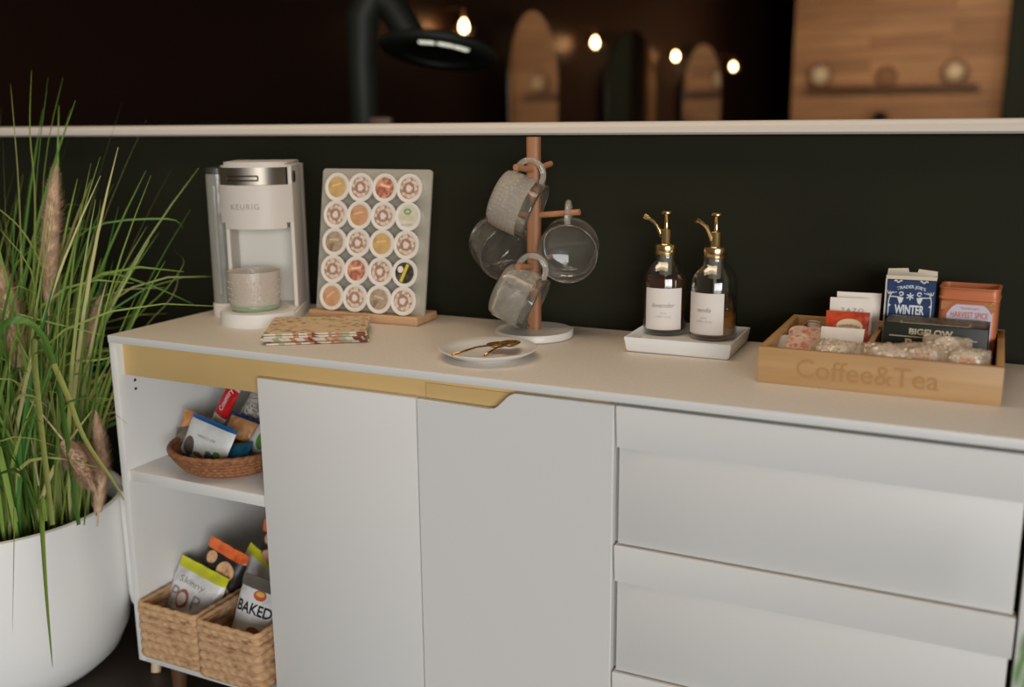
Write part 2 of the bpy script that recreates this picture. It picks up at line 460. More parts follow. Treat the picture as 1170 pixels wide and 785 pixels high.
for zz in (.293, .302):
    sl.tube([(x, -.1265 - .033 * (1 - abs((x + .079) / .069) ** 2.6) , zz) for x in [-.128 + .066 * i / 8 for i in range(9)]], .0016, 6)
for xx in (-.128, -.062):
    y = -.1265 - .033 * (1 - abs((xx + .079) / .069) ** 2.6)
    sl.tube([(xx, y, .293), (xx, y, .302)], .0016, 6)
sl.build('handle_slot', M('slot_dark', (70, 58, 48), .4, metal=.6), km)
td = MB()
td.plan(bulge_front(W0 + .003, -.001, -.124, -.001, .031, .006), .319, .330)
bmesh.ops.bevel(td.bm, geom=[e for e in td.bm.edges if all(abs(v.co.z - .330) < 1e-5 for v in e.verts)], offset=.007, segments=4, affect='EDGES')
td.build('lid', KM, km, smooth=50)
MB().tube([(.0005, -.112, .299), (.003, -.112, .299)], .012, 20).build('hinge_cap', M('hinge_dark', (84, 74, 64), .4, metal=.5), km)
bs = MB()
ang = [R(200 + 140 * i / 20) for i in range(21)]
bpts = [(-.073 + .084 * math.cos(a), -.150 + .084 * math.sin(a)) for a in ang]
bs.plan([(W0 + .004, -.02)] + bpts + [(0.0, -.02)], 0, .028)
bmesh.ops.bevel(bs.bm, geom=[e for e in bs.bm.edges if all(v.co.z > .027 for v in e.verts)], offset=.004, segments=3, affect='EDGES')
bs.build('drip_base', M('machine_base', (224, 220, 212), .4), km, smooth=40)
MB().lathe([(0, .0283), (.055, .0283), (.056, .0295), (0, .0295)], 32, mat=Matrix.Translation((-.073, -.150, 0))).build('drip_grate', KM2, km)
tk = MB(); TP = rrect(-.190, W0 + .002, -.100, -.004, .016)
tk.plan(TP, .030, .304)
ti = [(x * .93 - .0132, y * .93 - .004) for x, y in TP]
tank = tk.build('water_tank', clear_mat('tank_plastic', (232, 232, 226), .75, .12, haze=.34, hazec=(206, 202, 190), bump=.35, bscale=22), km, smooth=40)
MB().plan([((x + .169) * .9 - .169, (y + .052) * .93 - .052) for x, y in TP], .034, .150).build('water', clear_mat('tank_water', (205, 216, 220), .4, .05, haze=.05), tank, smooth=40)
MB().plan(TP, .3045, .316).build('tank_lid', M('tank_lid', (54, 52, 46), .35), km, smooth=40)
MB().plan(rrect(-.192, W0 + .0035, -.102, -.003, .016), 0, .0295).build('tank_base', KM, km, smooth=40)
hb = MB()
for zz in (.12, .2):
    hb.tube([(-.1903, -.080, zz), (-.1903, -.03, zz)], .0025, 8)
hb.tube([(-.170, -.1005, .05), (-.170, -.1005, .28)], .004, 8)
hb.build('tank_rib', clear_mat('tank_ribs', (225, 225, 220), .8, .1, haze=.25), tank)

# ribbed glass cup on the drip base
RIB = M('ribbed_glass', (236, 246, 236), .08, trans=.9, ior=1.3, bump=.5, scale=90)
cc = km.matrix_basis.copy()
cm4 = Matrix.Translation(kp) @ Matrix.Rotation(A, 4, 'Z')
cl = cm4 @ Vector((-.082, -.160, .0297))
cup = thing('glass_cup', 'short hobnail glass cup with pale green base standing on the coffee machine', 'glass cup', cl, (0, 0, A))
CUPM = clear_mat('frosted_cup', (246, 244, 240), .5, .12, bump=.6, bscale=140, haze=.42, hazec=(224, 212, 198))
MB().lathe([(.050, .010), (.052, .02), (.0535, .078), (.0530, .080), (.0520, .078), (.0495, .014)], 48).build('cup_wall', CUPM, cup, smooth=60)
MB().lathe([(0, 0), (.047, 0), (.0505, .004), (.051, .0105), (.049, .0125), (0, .0125)], 48).build('cup_base', clear_mat('green_glass_base', (222, 230, 216), .5, .1, haze=.4, hazec=(188, 208, 178)), cup, smooth=60)
dots = MB()
for r in range(4):
    for c in range(26):
        a = 2 * PI * (c + .5 * (r % 2)) / 26; z = .022 + r * .0125; rr = .0523 + r * .0003
        bmesh.ops.create_icosphere(dots.bm, subdivisions=1, radius=.0019, matrix=Matrix.Translation((rr * math.cos(a), rr * math.sin(a), z)))
dots.build('hobnail', CUPM, cup, smooth=180)

# ================================================================== POD RACK
rk = thing('pod_rack', 'clear acrylic coffee pod holder leaning in a wooden base', 'pod holder', (-1.176, 1.745, .80), (0, 0, R(2.5)))
LEAN = R(10)
MB().box(-.132, .132, -.045, .045, 0, .0185, .004, 3).build('rack_base', BEECH, rk)
ACR = clear_mat('acrylic_sheet', (226, 224, 214), .5, .1, haze=.55, hazec=(200, 194, 178))
PY, PZ = -.012, .010
pan = MB(); pan.prism(rrect(-.132, .132, 0, .306, .008), -.0025, .0025)
panel = pan.build('acrylic_panel', ACR, rk, loc=(0, PY, PZ), rot=(-LEAN, 0, 0))
HW = M('pod_white', (222, 214, 202), .45)
lidmats = {
 'gold': ramp_mat('lid_gold', [(168, 132, 84), (204, 168, 112), (186, 148, 98)], 40, .4),
 'swirl': ramp_mat('lid_swirl', [(206, 182, 160), (150, 116, 92), (218, 200, 182), (184, 146, 120)], 90, .45, 'noise'),
 'orange': ramp_mat('lid_orange', [(200, 112, 78), (220, 160, 128), (150, 88, 66), (206, 130, 98)], 60, .4),
 'brown': ramp_mat('lid_brown', [(172, 124, 84), (200, 154, 114), (186, 138, 98)], 40, .4),
 'green': ramp_mat('lid_pale', [(214, 206, 190), (200, 194, 170), (220, 212, 200)], 30, .5),
 'grey': ramp_mat('lid_grey', [(134, 112, 86), (176, 154, 128), (112, 92, 70)], 60, .45),
 'black': ramp_mat('lid_black', [(36, 32, 26), (58, 54, 46), (120, 112, 100)], 60, .4)}
YEL = M('lid_yellow', (206, 190, 60), .5); GRN = M('lid_green_mark', (92, 158, 78), .5)
LIDBROWN = M('lid_dark_brown', (154, 118, 96), .5); LIDPINK = M('lid_cream', (232, 214, 202), .5)
desc = {'gold': 'golden tan lid art', 'swirl': 'brown and cream ring lid art', 'orange': 'orange lid art', 'brown': 'plain brown lid art',
        'green': 'pale lid and green mark', 'grey': 'grey brown lid art', 'black': 'black lid art and yellow stripe'}
protos = {}
def make_pod(kind):
    # axis: -y is out of the lid; body goes back through the panel
    rot = Matrix.Rotation(R(90), 4, 'X')        # +z -> -y
    t = thing('coffee_pod', 'x', 'coffee pod', group='coffee pods in the acrylic rack')
    MB().lathe([(0, -.044), (.0165, -.044), (.0185, -.042), (.0215, -.004), (.0215, 0)], 28, mat=rot).build('cup', HW, t, smooth=50)
    rim = MB().lathe([(.0205, -.0035), (.0252, -.0032), (.0258, -.0014), (.0252, .0004), (.0190, .0006), (.0180, -.0004)], 36, mat=rot).build('lid_rim', HW, t, smooth=60)
    rr = .0232 if kind == 'green' else .0186
    art = MB().lathe([(0, .0004), (rr, .0003), (rr, -.002), (0, -.002)], 32, mat=rot).build('lid_art', lidmats[kind], t)
    if kind == 'swirl':
        MB().lathe([(.0075, .0006), (.0105, .0006)], 24, mat=rot).build('printed_ring', LIDBROWN, art)
        MB().lathe([(.0012, .0007), (.0052, .0007)], 20, mat=rot).build('printed_dot', LIDPINK, art)
        a = MB()
        for i in range(8):
            q = 2 * PI * i / 8
            a.lathe([(0, .0006), (.0028, .0006)], 8, mat=rot @ Matrix.Translation((.0142 * math.cos(q), .0142 * math.sin(q), 0)))
        a.build('printed_spots', M('lid_spot', (226, 196, 178), .5), art)
    if kind == 'black':
        MB().box(-.0028, .0028, -.0009, -.0005, -.0165, .0165, mat=Matrix.Rotation(R(22), 4, 'Y')).build('printed_stripe', YEL, art)
        MB().lathe([(0, .0006), (.006, .0006)], 16, mat=rot @ Matrix.Translation((-.008, .006, 0))).build('printed_dot', LIDPINK, art)
    if kind == 'green':
        MB().tube([(.0062 * math.cos(q), -.0008, .009 + .0040 * math.sin(q)) for q in [2 * PI * i / 16 for i in range(16)]], .0012, 6, closed=True).build('printed_ring', GRN, art)
        lettering(art, 'green mtn', GREYPRINT, .022, 0, -.0145, y=-.0006)
        for z in (-.001, -.005): MB().box(-.012, .012, -.0008, -.0005, z - .0008, z + .0008).build('printed_line', M('lid_pale_print', (206, 190, 120), .6), art)
    if kind in ('gold', 'brown', 'grey', 'orange'):
        MB().box(-.010, .010, -.0009, -.0005, .002, .0055).build('printed_line', M('lid_line_' + kind, {'gold': (226, 190, 120), 'brown': (222, 178, 136), 'grey': (200, 184, 160), 'orange': (240, 196, 170)}[kind], .5), art)
    t.scale = (1.17, 1.17, 1.17)
    return t
rows = ['gold swirl orange swirl', 'swirl brown swirl green', 'grey swirl gold swirl', 'swirl orange swirl black', 'brown swirl grey swirl']
rname = ['top', 'second', 'middle', 'fourth', 'bottom']; cname = ['first', 'second', 'third', 'last']
RZ = Matrix.Rotation(R(2.5), 4, 'Z')
for r, row in enumerate(rows):
    for c, kind in enumerate(row.split()):
        u = -.0765 + c * .0575; v = .0345 + (4 - r) * .0574; n = .031
        lp = Vector((u, 0, v)) + Vector((0, -n, 0))
        lp = Matrix.Rotation(-LEAN, 4, 'X') @ lp + Vector((0, PY, PZ))
        wp = Vector((-1.176, 1.745, .80)) + RZ @ lp
        lab = 'white coffee pod with %s, %s rack row, %s from machine' % (desc[kind], rname[r], cname[c])
        e = (RZ @ Matrix.Rotation(-LEAN, 4, 'X') @ Matrix.Rotation(R(random.uniform(-50, 50)), 4, 'Y') if kind not in ('green', 'black') else RZ @ Matrix.Rotation(-LEAN, 4, 'X')).to_euler()
        if kind not in protos:
            t = make_pod(kind); protos[kind] = t; t['label'] = lab; t.location = wp; t.rotation_euler = e
        else:
            dup(protos[kind], lab, wp, e)

# ================================================================== NAPKINS
NAP = ramp_mat('floral_paper', [(206, 180, 142), (210, 186, 150), (206, 180, 142), (208, 182, 146), (176, 124, 92), (204, 176, 136), (200, 170, 128), (150, 146, 108), (206, 180, 142), (200, 172, 132)], 110, .85, 'voronoi')
NAPE = ramp_mat('floral_paper_edge', [(206, 196, 178), (190, 130, 90), (212, 204, 190), (160, 170, 140), (214, 206, 196), (120, 60, 44)], 80, .85, 'voronoi')
nzt = .8003
for i in range(5):
    t = thing('paper_napkin', ['folded floral paper napkin at the bottom of the stack on the sideboard', 'folded floral paper napkin second from the bottom of its stack',
              'folded floral paper napkin in the middle of its stack', 'folded floral paper napkin second from the top of its stack', 'floral paper napkin lying on top of the napkin stack'][i], 'napkin',
              (-1.176 + random.uniform(-.004, .004), 1.556 + random.uniform(-.004, .004), nzt), (0, 0, R(31 + random.uniform(-4, 4))), 'floral paper napkins in the stack')
    w, d, h = .190, .162, .0042
    mb = MB()
    pr_ = [(-d / 2, 0), (d / 2 - h, 0)]
    # folded sheet: rounded fold along the front edge
    prof = [(d / 2, 0), (-d / 2 + h / 2, 0)] + [(-d / 2 + h / 2 - h / 2 * math.sin(q), h / 2 - h / 2 * math.cos(q)) for q in [PI * k / 6 for k in range(1, 6)]] + [(-d / 2 + h / 2, h), (d / 2, h), (d / 2, h * .55), (d / 2 - .002, h * .5), (d / 2, h * .45)]
    mb.prism(prof, -w / 2, w / 2, mat=Matrix(((0, 1, 0, 0), (1, 0, 0, 0), (0, 0, 1, 0), (0, 0, 0, 1))))
    mb.build('folded_sheet', NAP, t, smooth=50)
    MB().tube([(-w / 2 + .001, -d / 2 - .0002, h / 2), (w / 2 - .001, -d / 2 - .0002, h / 2)], h * .42, 8).build('folded_edge', NAPE, t)
    MB().tube([(w / 2 + .0002, -d / 2 + .004, h / 2), (w / 2 + .0002, d / 2 - .004, h / 2)], h * .42, 8).build('folded_edge', NAPE, t)
    nzt += h + .0002

# ================================================================== PLATE + SPOONS
pc = Vector((-.785, 1.522, .80))
MB().lathe([(0, .002), (.045, .002), (.047, 0), (.052, 0), (.054, .003), (.070, .008), (.086, .0165), (.0875, .0182), (.086, .0192), (.070, .0125), (.054, .0068), (.050, .0056), (0, .0056)], 64).build('plate', CERAMIC, None, smooth=60, loc=pc)
tag(bpy.data.objects['plate'], 'small round white plate with two gold spoons on it', 'plate')
SPP = [((569, 391.5), (517, 408)), ((583, 392.5), (554, 411.5))]
for i, (b, h) in enumerate(SPP):
    B = at_z(*b, .822); H = at_z(*h, .823)
    ax = (H - B); L = ax.length; ax.normalize()
    t = thing('spoon', ['gold teaspoon with the longer visible handle, on the far side of the plate', 'gold teaspoon nearest the wooden mug tree, bowl overlapping the other spoon'][i], 'spoon', (0, 0, 0), group='gold spoons on the plate')
    t.location = B + Vector((0, 0, -.006 + .004 * i)); t.rotation_euler = (0, R(-2), math.atan2(ax.y, ax.x))
    sb = MB()
    def sp(u, v):
        a = 2 * PI * u; rr = v
        x = .023 * rr * math.cos(a) * (1.0 if math.cos(a) < 0 else 1.1); y = .018 * rr * math.sin(a)
        return (x, y, .007 * rr * rr - .003)
    sb.grid(sp, 28, 8, True)
    bmesh.ops.remove_doubles(sb.bm, verts=sb.bm.verts, dist=.00005)
    sb.build('bowl', OLDGOLD, t, smooth=180, solid=.0012)
    MB().tube([(.020, 0, .0035), (.03, 0, .0055), (L * .5, 0, .008), (L, 0, .006)], [.0024, .0018, .0017, .0022], 10).build('handle', OLDGOLD, t, smooth=180)

# ================================================================== MUG TREE + MUGS
tp = Vector((-.785, 1.717, .80))
tr = thing('mug_tree', 'wooden mug tree on round white marble base', 'mug tree', tp)
MB().lathe([(0, 0), (.072, 0), (.075, .0025), (.075, .0125), (.0735, .015), (0, .015)], 64).build('base', M('white_marble', (226, 222, 214), .35, c2=(214, 208, 200), scale=12), tr, smooth=50)
pole = MB()
def sq(r, n=24, p=4.0):
    out = []
    for i in range(n):
        a = 2 * PI * i / n; c, s_ = math.cos(a), math.sin(a)
        k = (abs(c) ** p + abs(s_) ** p) ** (-1 / p); out.append((r * k * c, r * k * s_))
    return out
pole.plan(sq(.0125), .015, .378, mat=Matrix.Rotation(R(8), 4, 'Z'))
pole.build('pole', ACACIA, tr, smooth=40)
PEGW = wood('peg_wood_y', (184, 130, 90), (156, 102, 66), 'y', 40, .5)
def peg(z, axis, L, rise):
    d = Vector((0, 1, 0)) if axis == 'y' else Vector((1, 0, 0))
    MB().tube([d * -L + Vector((0, 0, z + rise)), d * -.01 + Vector((0, 0, z)), d * .01 + Vector((0, 0, z)), d * L + Vector((0, 0, z + rise))], .0056, 14).build('peg', PEGW, tr, smooth=50)
peg(.318, 'y', .078, .008)
peg(.234, 'x', .093, .008)
peg(.137, 'y', .072, .008)

def mug_glass(name, pattern):
    m = M(name, (252, 252, 250), .03, trans=1.0, ior=1.47, bump=0.0)
    nt = m.node_tree; b = nt.nodes['Principled BSDF']
    if pattern == .38:
        tc = nt.nodes.new('ShaderNodeTexCoord'); sp = nt.nodes.new('ShaderNodeSeparateXYZ'); nt.links.new(tc.outputs['Object'], sp.inputs[0])
        at = nt.nodes.new('ShaderNodeMath'); at.operation = 'ARCTAN2'; nt.links.new(sp.outputs['Y'], at.inputs[0]); nt.links.new(sp.outputs['X'], at.inputs[1])
        def wave(sock, k):
            a = nt.nodes.new('ShaderNodeMath'); a.operation = 'MULTIPLY'; a.inputs[1].default_value = k; nt.links.new(sock, a.inputs[0])
            s = nt.nodes.new('ShaderNodeMath'); s.operation = 'SINE'; nt.links.new(a.outputs[0], s.inputs[0]); return s
        w1 = wave(at.outputs[0], 40.0); w2 = wave(sp.outputs['Z'], 2 * PI / .0075)
        ad = nt.nodes.new('ShaderNodeMath'); ad.operation = 'ADD'; nt.links.new(w1.outputs[0], ad.inputs[0]); nt.links.new(w2.outputs[0], ad.inputs[1])
        bp = nt.nodes.new('ShaderNodeBump'); bp.inputs['Strength'].default_value = 1.0; bp.inputs['Distance'].default_value = .002
        nt.links.new(ad.outputs[0], bp.inputs['Height']); nt.links.new(bp.outputs['Normal'], b.inputs['Normal'])
        b.inputs['Roughness'].default_value = .10
    # slightly milky pressed glass: part of the light scatters in the surface
    df = nt.nodes.new('ShaderNodeBsdfDiffuse'); df.inputs['Color'].default_value = rgb((216, 206, 188))
    mx = nt.nodes.new('ShaderNodeMixShader'); mx.inputs[0].default_value = pattern if pattern else .06
    nt.links.new(b.outputs[0], mx.inputs[1]); nt.links.new(df.outputs[0], mx.inputs[2])
    nt.links.new(mx.outputs[0], nt.nodes['Material Output'].inputs['Surface'])
    return m
MG = mug_glass('plain_mug_glass', False); MGP = mug_glass('hobnail_mug_glass', .38); MGS = mug_glass('medallion_mug_glass', .24); MGH = mug_glass('mug_handle_glass', .30)
MGM = M('medallion_glass', (250, 250, 246), .08, trans=1.0, ior=1.40)
def mug(label, loc, rot, kind, r=.055, h=.086):
    """local: mouth towards +z, handle on +x, origin at the middle of the body"""
    t = thing('glass_mug', label, 'glass mug', loc, rot, 'clear glass mugs on the mug tree')
    z0 = -h / 2; z1 = h / 2
    out = [(0, z0 + .001), (r * .55, z0), (r * .80, z0 + .001), (r * .93, z0 + .006), (r * .98, z0 + .015), (r, z0 + .03), (r, z1 - .004), (r * .985, z1)]
    inn = [(r * .955, z1 - .001), (r * .925, z1 - .008), (r * .915, z0 + .034), (r * .86, z0 + .021), (r * .74, z0 + .015), (r * .70, z0 + .013), (0, z0 + .012)]
    body = MB().lathe(out + inn, 56).build('mug_body', MG, t, smooth=180)
    if kind == 'hobnail':
        MB().lathe([(r * .86, z0 + .003), (r * .945, z0 + .006), (r * .995, z0 + .015), (r + .0012, z0 + .03), (r + .0012, z1 - .024), (r + .0002, z1 - .021)], 64).build('hobnail_band', MGP, body, smooth=180)
    if kind == 'medallion':
        mb = MB()
        for q in range(9):
            a = 2 * PI * q / 9
            for zc in (z0 + .026, z1 - .028):
                for rr in (.0135, .0085, .004):
                    pts = []
                    for k in range(20):
                        b = 2 * PI * k / 20
                        aa = a + rr * math.cos(b) / r
                        pts.append(((r + .0006) * math.cos(aa), (r + .0006) * math.sin(aa), zc + rr * math.sin(b)))
                    mb.tube(pts, .0009, 6, closed=True)
        mb.build('embossed_medallions', MGH, body, smooth=180)
        MB().lathe([(r * .86, z0 + .003), (r * .945, z0 + .006), (r * .995, z0 + .015), (r + .0003, z0 + .03), (r + .0003, z1 - .018)], 64).build('pressed_band', MGS, body, smooth=180)
    pts = []
    n = 18
    for i in range(n + 1):
        a = PI * i / n
        pts.append((r * .97 + .034 * math.sin(a) ** .8, 0, .004 + .027 * math.cos(a)))
    MB().tube(pts, .0056, 12).build('mug_handle', MGH, t, smooth=180)
    return t
def hang(axis, handle_up, tilt_about=None):
    """rotation matrix with local +z -> axis, local +x -> as near handle_up as possible"""
    z = Vector(axis).normalized(); x = Vector(handle_up); x = (x - z * x.dot(z)).normalized(); y = z.cross(x)
    return Matrix((x, y, z)).transposed().to_euler()
mug('clear hobnail glass mug hanging highest on the wooden mug tree', dep(590, 233, 1.872), hang((.90, 0.17, -.38), (.38, 0, 1)), 'hobnail')
mug('clear medallion-pressed glass mug hanging lowest on the mug tree', dep(592, 338, 1.885), hang((.89, 0.17, -.42), (.42, 0, 1)), 'medallion', .053, .084)
mug('plain clear glass mug hanging on the side of the mug tree near the syrup bottles', dep(650, 284, 1.895), hang((.30, -.93, -.16), (0, 0, 1)), 'plain', .057, .080)
mug('plain clear glass mug hanging behind the other mugs on the pod rack side', dep(571, 281, 1.985), hang((.72, -.62, -.30), (-.1, .1, 1)), 'plain', .057, .080)

# ================================================================== SYRUP TRAY + BOTTLES
ty = thing('ceramic_tray', 'small white rectangular ceramic tray holding two syrup pump bottles', 'tray', (-.488, 1.745, .80), (0, 0, R(1.5)))
tb = MB()
OW, OD = .192, .170
def ring(w, d, z): return [tb.bm.verts.new((sx * w / 2, sy * d / 2, z)) for sx, sy in ((-1, -1), (1, -1), (1, 1), (-1, 1))]
rs_ = [ring(OW - .014, OD - .014, 0), ring(OW - .008, OD - .008, .002), ring(OW, OD, .026), ring(OW, OD, .028), ring(OW - .008, OD - .008, .028), ring(OW - .012, OD - .012, .012)]
tb.bm.faces.new(rs_[0][::-1])
for a, b in zip(rs_, rs_[1:]):
    for i in range(4): tb.bm.faces.new((a[i], a[(i + 1) % 4], b[(i + 1) % 4], b[i]))
tb.bm.faces.new(rs_[-1])
bmesh.ops.bevel(tb.bm, geom=list(tb.bm.edges), offset=.0015, segments=2, affect='EDGES')
tb.build('tray_body', CERAMIC, ty, smooth=50)

BG = M('bottle_glass', (246, 246, 240), .02, trans=1.0, ior=1.25)
def liquid(name, c, haze):
    m = clear_mat(name, c, .35, .05, haze=haze[0], hazec=haze[1]); return m
def bottle(label, loc, rotz, liq_top, liqmat, word, spout_a, lab_a, lab_h):
    t = thing('syrup_bottle', label, 'pump bottle', loc, (0, 0, 0), 'syrup pump bottles on the ceramic tray')
    r = .0435
    out = [(0, .003), (r * .7, .0015), (r * .9, 0), (r * .985, .003), (r, .008), (r, .092), (r * .985, .104), (r * .93, .115), (r * .80, .126), (r * .60, .135), (r * .52, .139), (r * .50, .146), (r * .58, .1475), (r * .58, .151), (r * .5, .152)]
    inn = [(r * .44, .152), (r * .44, .138), (r * .55, .131), (r * .76, .122), (r * .89, .112), (r * .945, .102), (r * .95, .012), (r * .9, .008), (0, .007)]
    g = MB().lathe(out + inn, 56).build('bottle_glass', clear_mat('thin_bottle_glass', (243, 243, 238), .6, .04), t, smooth=60)
    lq = [(0, .0075), (r * .88, .0085), (r * .94, .013)]
    for q in out:
        if .013 < q[1] < liq_top: lq.append((q[0] * .94, q[1]))
    lq += [(r * .94 if liq_top < .1 else r * .91, liq_top), (0, liq_top)]
    MB().lathe(lq, 48).build('syrup', liqmat, t, smooth=60)
    # printed label
    lb = MB(); a0, a1 = lab_a - R(47), lab_a + R(47)
    lb.grid(lambda u, v: ((r + .0007) * math.sin(a0 + (a1 - a0) * u), -(r + .0007) * math.cos(a0 + (a1 - a0) * u), lab_h[0] + (lab_h[1] - lab_h[0]) * v), 24, 2)
    L = lb.build('paper_label', M('label_paper', (222, 214, 206), .7), t, smooth=180)
    lt = lettering(L, word, GREYPRINT, .044 if word == 'lavender' else .026, 0, lab_h[0] + (lab_h[1] - lab_h[0]) * .60, bend=r + .0009, shear=.35, rot=(0, 0, lab_a))
    for k, (w_, zz) in enumerate(((.012, .40), (.030, .32))):
        lettering(L, 'syrup' if k == 0 else 'coffee syrup', M('faint_print', (186, 178, 170), .7), w_, 0, lab_h[0] + (lab_h[1] - lab_h[0]) * zz, bend=r + .0009, rot=(0, 0, lab_a))
    p = MB().lathe([(0, .150), (.0215, .150), (.0222, .151), (.0222, .166), (.0212, .168), (.012, .168), (.0105, .170), (.0105, .194), (.0095, .1955), (.0045, .1955), (.0042, .196), (.0042, .2215), (.006, .2235), (.0105, .2245), (.011, .227), (.0095, .2295), (0, .230)], 28).build('pump', BRASS, t, smooth=45)
    sx, sy = math.cos(spout_a), math.sin(spout_a)
    pts = [(sx * d_, sy * d_, z) for d_, z in ((.008, .180), (.012, .190), (.018, .202), (.026, .210), (.034, .215), (.037, .2165))]
    MB().tube(pts, [.0042, .0042, .0038, .0036, .0036, .0036], 12).tube([(sx * d_, sy * d_, z) for d_, z in ((.034, .2155), (.042, .219))], [.0058, .0064], 14).build('spout', BRASS, p, smooth=50)
    MB().tube([(0, 0, .150), (.002, 0, .015)], .0030, 8).build('dip_tube', clear_mat('dip_tube', (230, 230, 225), .4, .1, haze=.3), t)
    MB().lathe([(.0105, .110), (.0115, .112), (.0115, .152), (.0105, .152)], 20).build('pump_barrel', clear_mat('dip_tube'), t)
    return t
B1 = at_z(758.5, 379.0, .8125); B2 = at_z(814, 385.0, .8125)
bottle('pump bottle nearly full of dark syrup with white label, on ceramic tray', B1, 0, .106, liquid('dark_syrup', (120, 62, 46), (.8, (98, 58, 46))), 'lavender', R(185), R(14), (.012, .090))
bottle('pump bottle mostly empty with a little amber syrup, nearer the wooden tea box', B2, 0, .043, liquid('amber_syrup', (200, 130, 66), (.6, (186, 128, 70))), 'vanilla', R(222), R(-8), (.012, .088))

# ================================================================== TEA BOX
TX0, TX1, TY0, TY1, TZ = -.318, .030, 1.541, 1.838, .80
tw = thing('wooden_tea_tray', 'wooden coffee and tea tray box with divider, full of tea packets', 'tray', (TX0, TY0, TZ))
TWd, TDp, TH = TX1 - TX0, TY1 - TY0, .0575
MB().box(.004, TWd - .004, .004, TDp - .004, .001, .0075).build('tray_bottom', BAMBOO, tw)
fp = MB().box(0, TWd, 0, .0105, 0, TH, .0012).build('front_panel', BAMBOO, tw)
MB().box(0, TWd, TDp - .0105, TDp, 0, TH, .0012).build('back_panel', BAMBOO, tw)
MB().box(0, .0105, .0107, TDp - .0107, 0, TH, .0012).build('side_panel', BAMBOO_Y, tw)
MB().box(TWd - .0105, TWd, .0107, TDp - .0107, 0, TH, .0012).build('side_panel', BAMBOO_Y, tw)
DX = -.163 - TX0
MB().box(DX - .0045, DX + .0045, .0107, TDp - .0107, .0077, TH - .002, .001).build('divider', BAMBOO_Y, tw)
ENG = M('engraved_brown', (172, 128, 80), .7)
lettering(fp, 'Coffee&Tea', ENG, .205, .162, .029, height=.030, depth=.0005)
for (sx_, sz) in ((.082, .010), (.078, .048), (.085, .044)):
    pass
FLR = TZ + .0078

# sachets --------------------------------------------------------------
def pillow(w, h, t, n=14, seed=0, wrinkle=.0, seal=.08):
    """front/back cushion surface, local x,z plane, thickness along y; returns surface function and grid fn"""
    def th(u, v):
        a = max(0, 1 - abs(u) ** 4) ** .6; vv = min(1, abs(v) / (1 - seal)); b = max(0, 1 - vv ** 3.2) ** .8
        return t / 2 * a * b + .0005
    def wr(x, z, s): return wrinkle * noise.noise(Vector((x * 45 + seed * 7, z * 45, s + seed)))
    return th, wr
def packet(name, label, cat, w, h, t, mat, loc, rot, group=None, bands=(), seed=0, wrinkle=.0015, seal=.08, n=16, part='wrapper'):
    th_, wr = pillow(w, h, t, n, seed, wrinkle, seal)
    T = thing(name, label, cat, loc, rot, group)
    def mk(v0, v1, pname, m_, parent, off=0.0):
        mb = MB(); nv = max(3, int(n * (v1 - v0) / 2))
        for side in (-1, 1):
            def f(a, b):
                u = -1 + 2 * a; v = v0 + (v1 - v0) * b
                x = u * w / 2 * (1 - .03 * (1 - abs(v))); z = v * h / 2
                y = side * (th_(u, v) + off) + wr(x, z, 0)
                return (x, y, z + h / 2)
            mb.grid(f, n, nv)
        bmesh.ops.remove_doubles(mb.bm, verts=mb.bm.verts, dist=.0001)
        return mb.build(pname, m_, parent, smooth=60)
    lo = -1
    body = mk(-1, 1, part, mat, T) if not bands else None
    if bands:
        v = -1; first = None
        for (v1, m_, pname) in bands:
            o = mk(v, v1, pname, m_, T); first = first or o; v = v1
        body = first
    def surf(x, z):
        return -(th_(max(-1, min(1, x / (w / 2))), max(-1, min(1, (z - h / 2) / (h / 2))))) + wr(x, z - h / 2, 0)
    return T, body, surf
def decal_disc(parent, surf, cx, cz, rx, rz, mat, name='printed_patch', depth=.0006, n=24, poly=None):
    mb = MB(); rings = [0, .35, .7, 1.0]
    vs = []
    for k in rings[1:]:
        ring_ = []
        for i in range(n):
            a = 2 * PI * i / n
            if poly == 'rect':
                c, s = math.cos(a), math.sin(a); q = max(abs(c), abs(s)); dx, dz = c / q, s / q
            else: dx, dz = math.cos(a), math.sin(a)
            x = cx + rx * k * dx; z = cz + rz * k * dz
            ring_.append(mb.bm.verts.new((x, surf(x, z) - depth, z)))
        vs.append(ring_)
    c0 = mb.bm.verts.new((cx, surf(cx, cz) - depth, cz))
    for i in range(n): mb.bm.faces.new((c0, vs[0][i], vs[0][(i + 1) % n]))
    for a, b in zip(vs, vs[1:]):
        for i in range(n): mb.bm.faces.new((a[i], a[(i + 1) % n], b[(i + 1) % n], b[i]))
    return mb.build(name, mat, parent, smooth=60)

TEAW = M('tea_paper_white', (226, 218, 208), .75, bump=.08, scale=60)
REDTEA = ramp_mat('tea_red_foil', [(150, 34, 16), (196, 74, 34), (168, 44, 22), (206, 96, 50)], 35, .4)
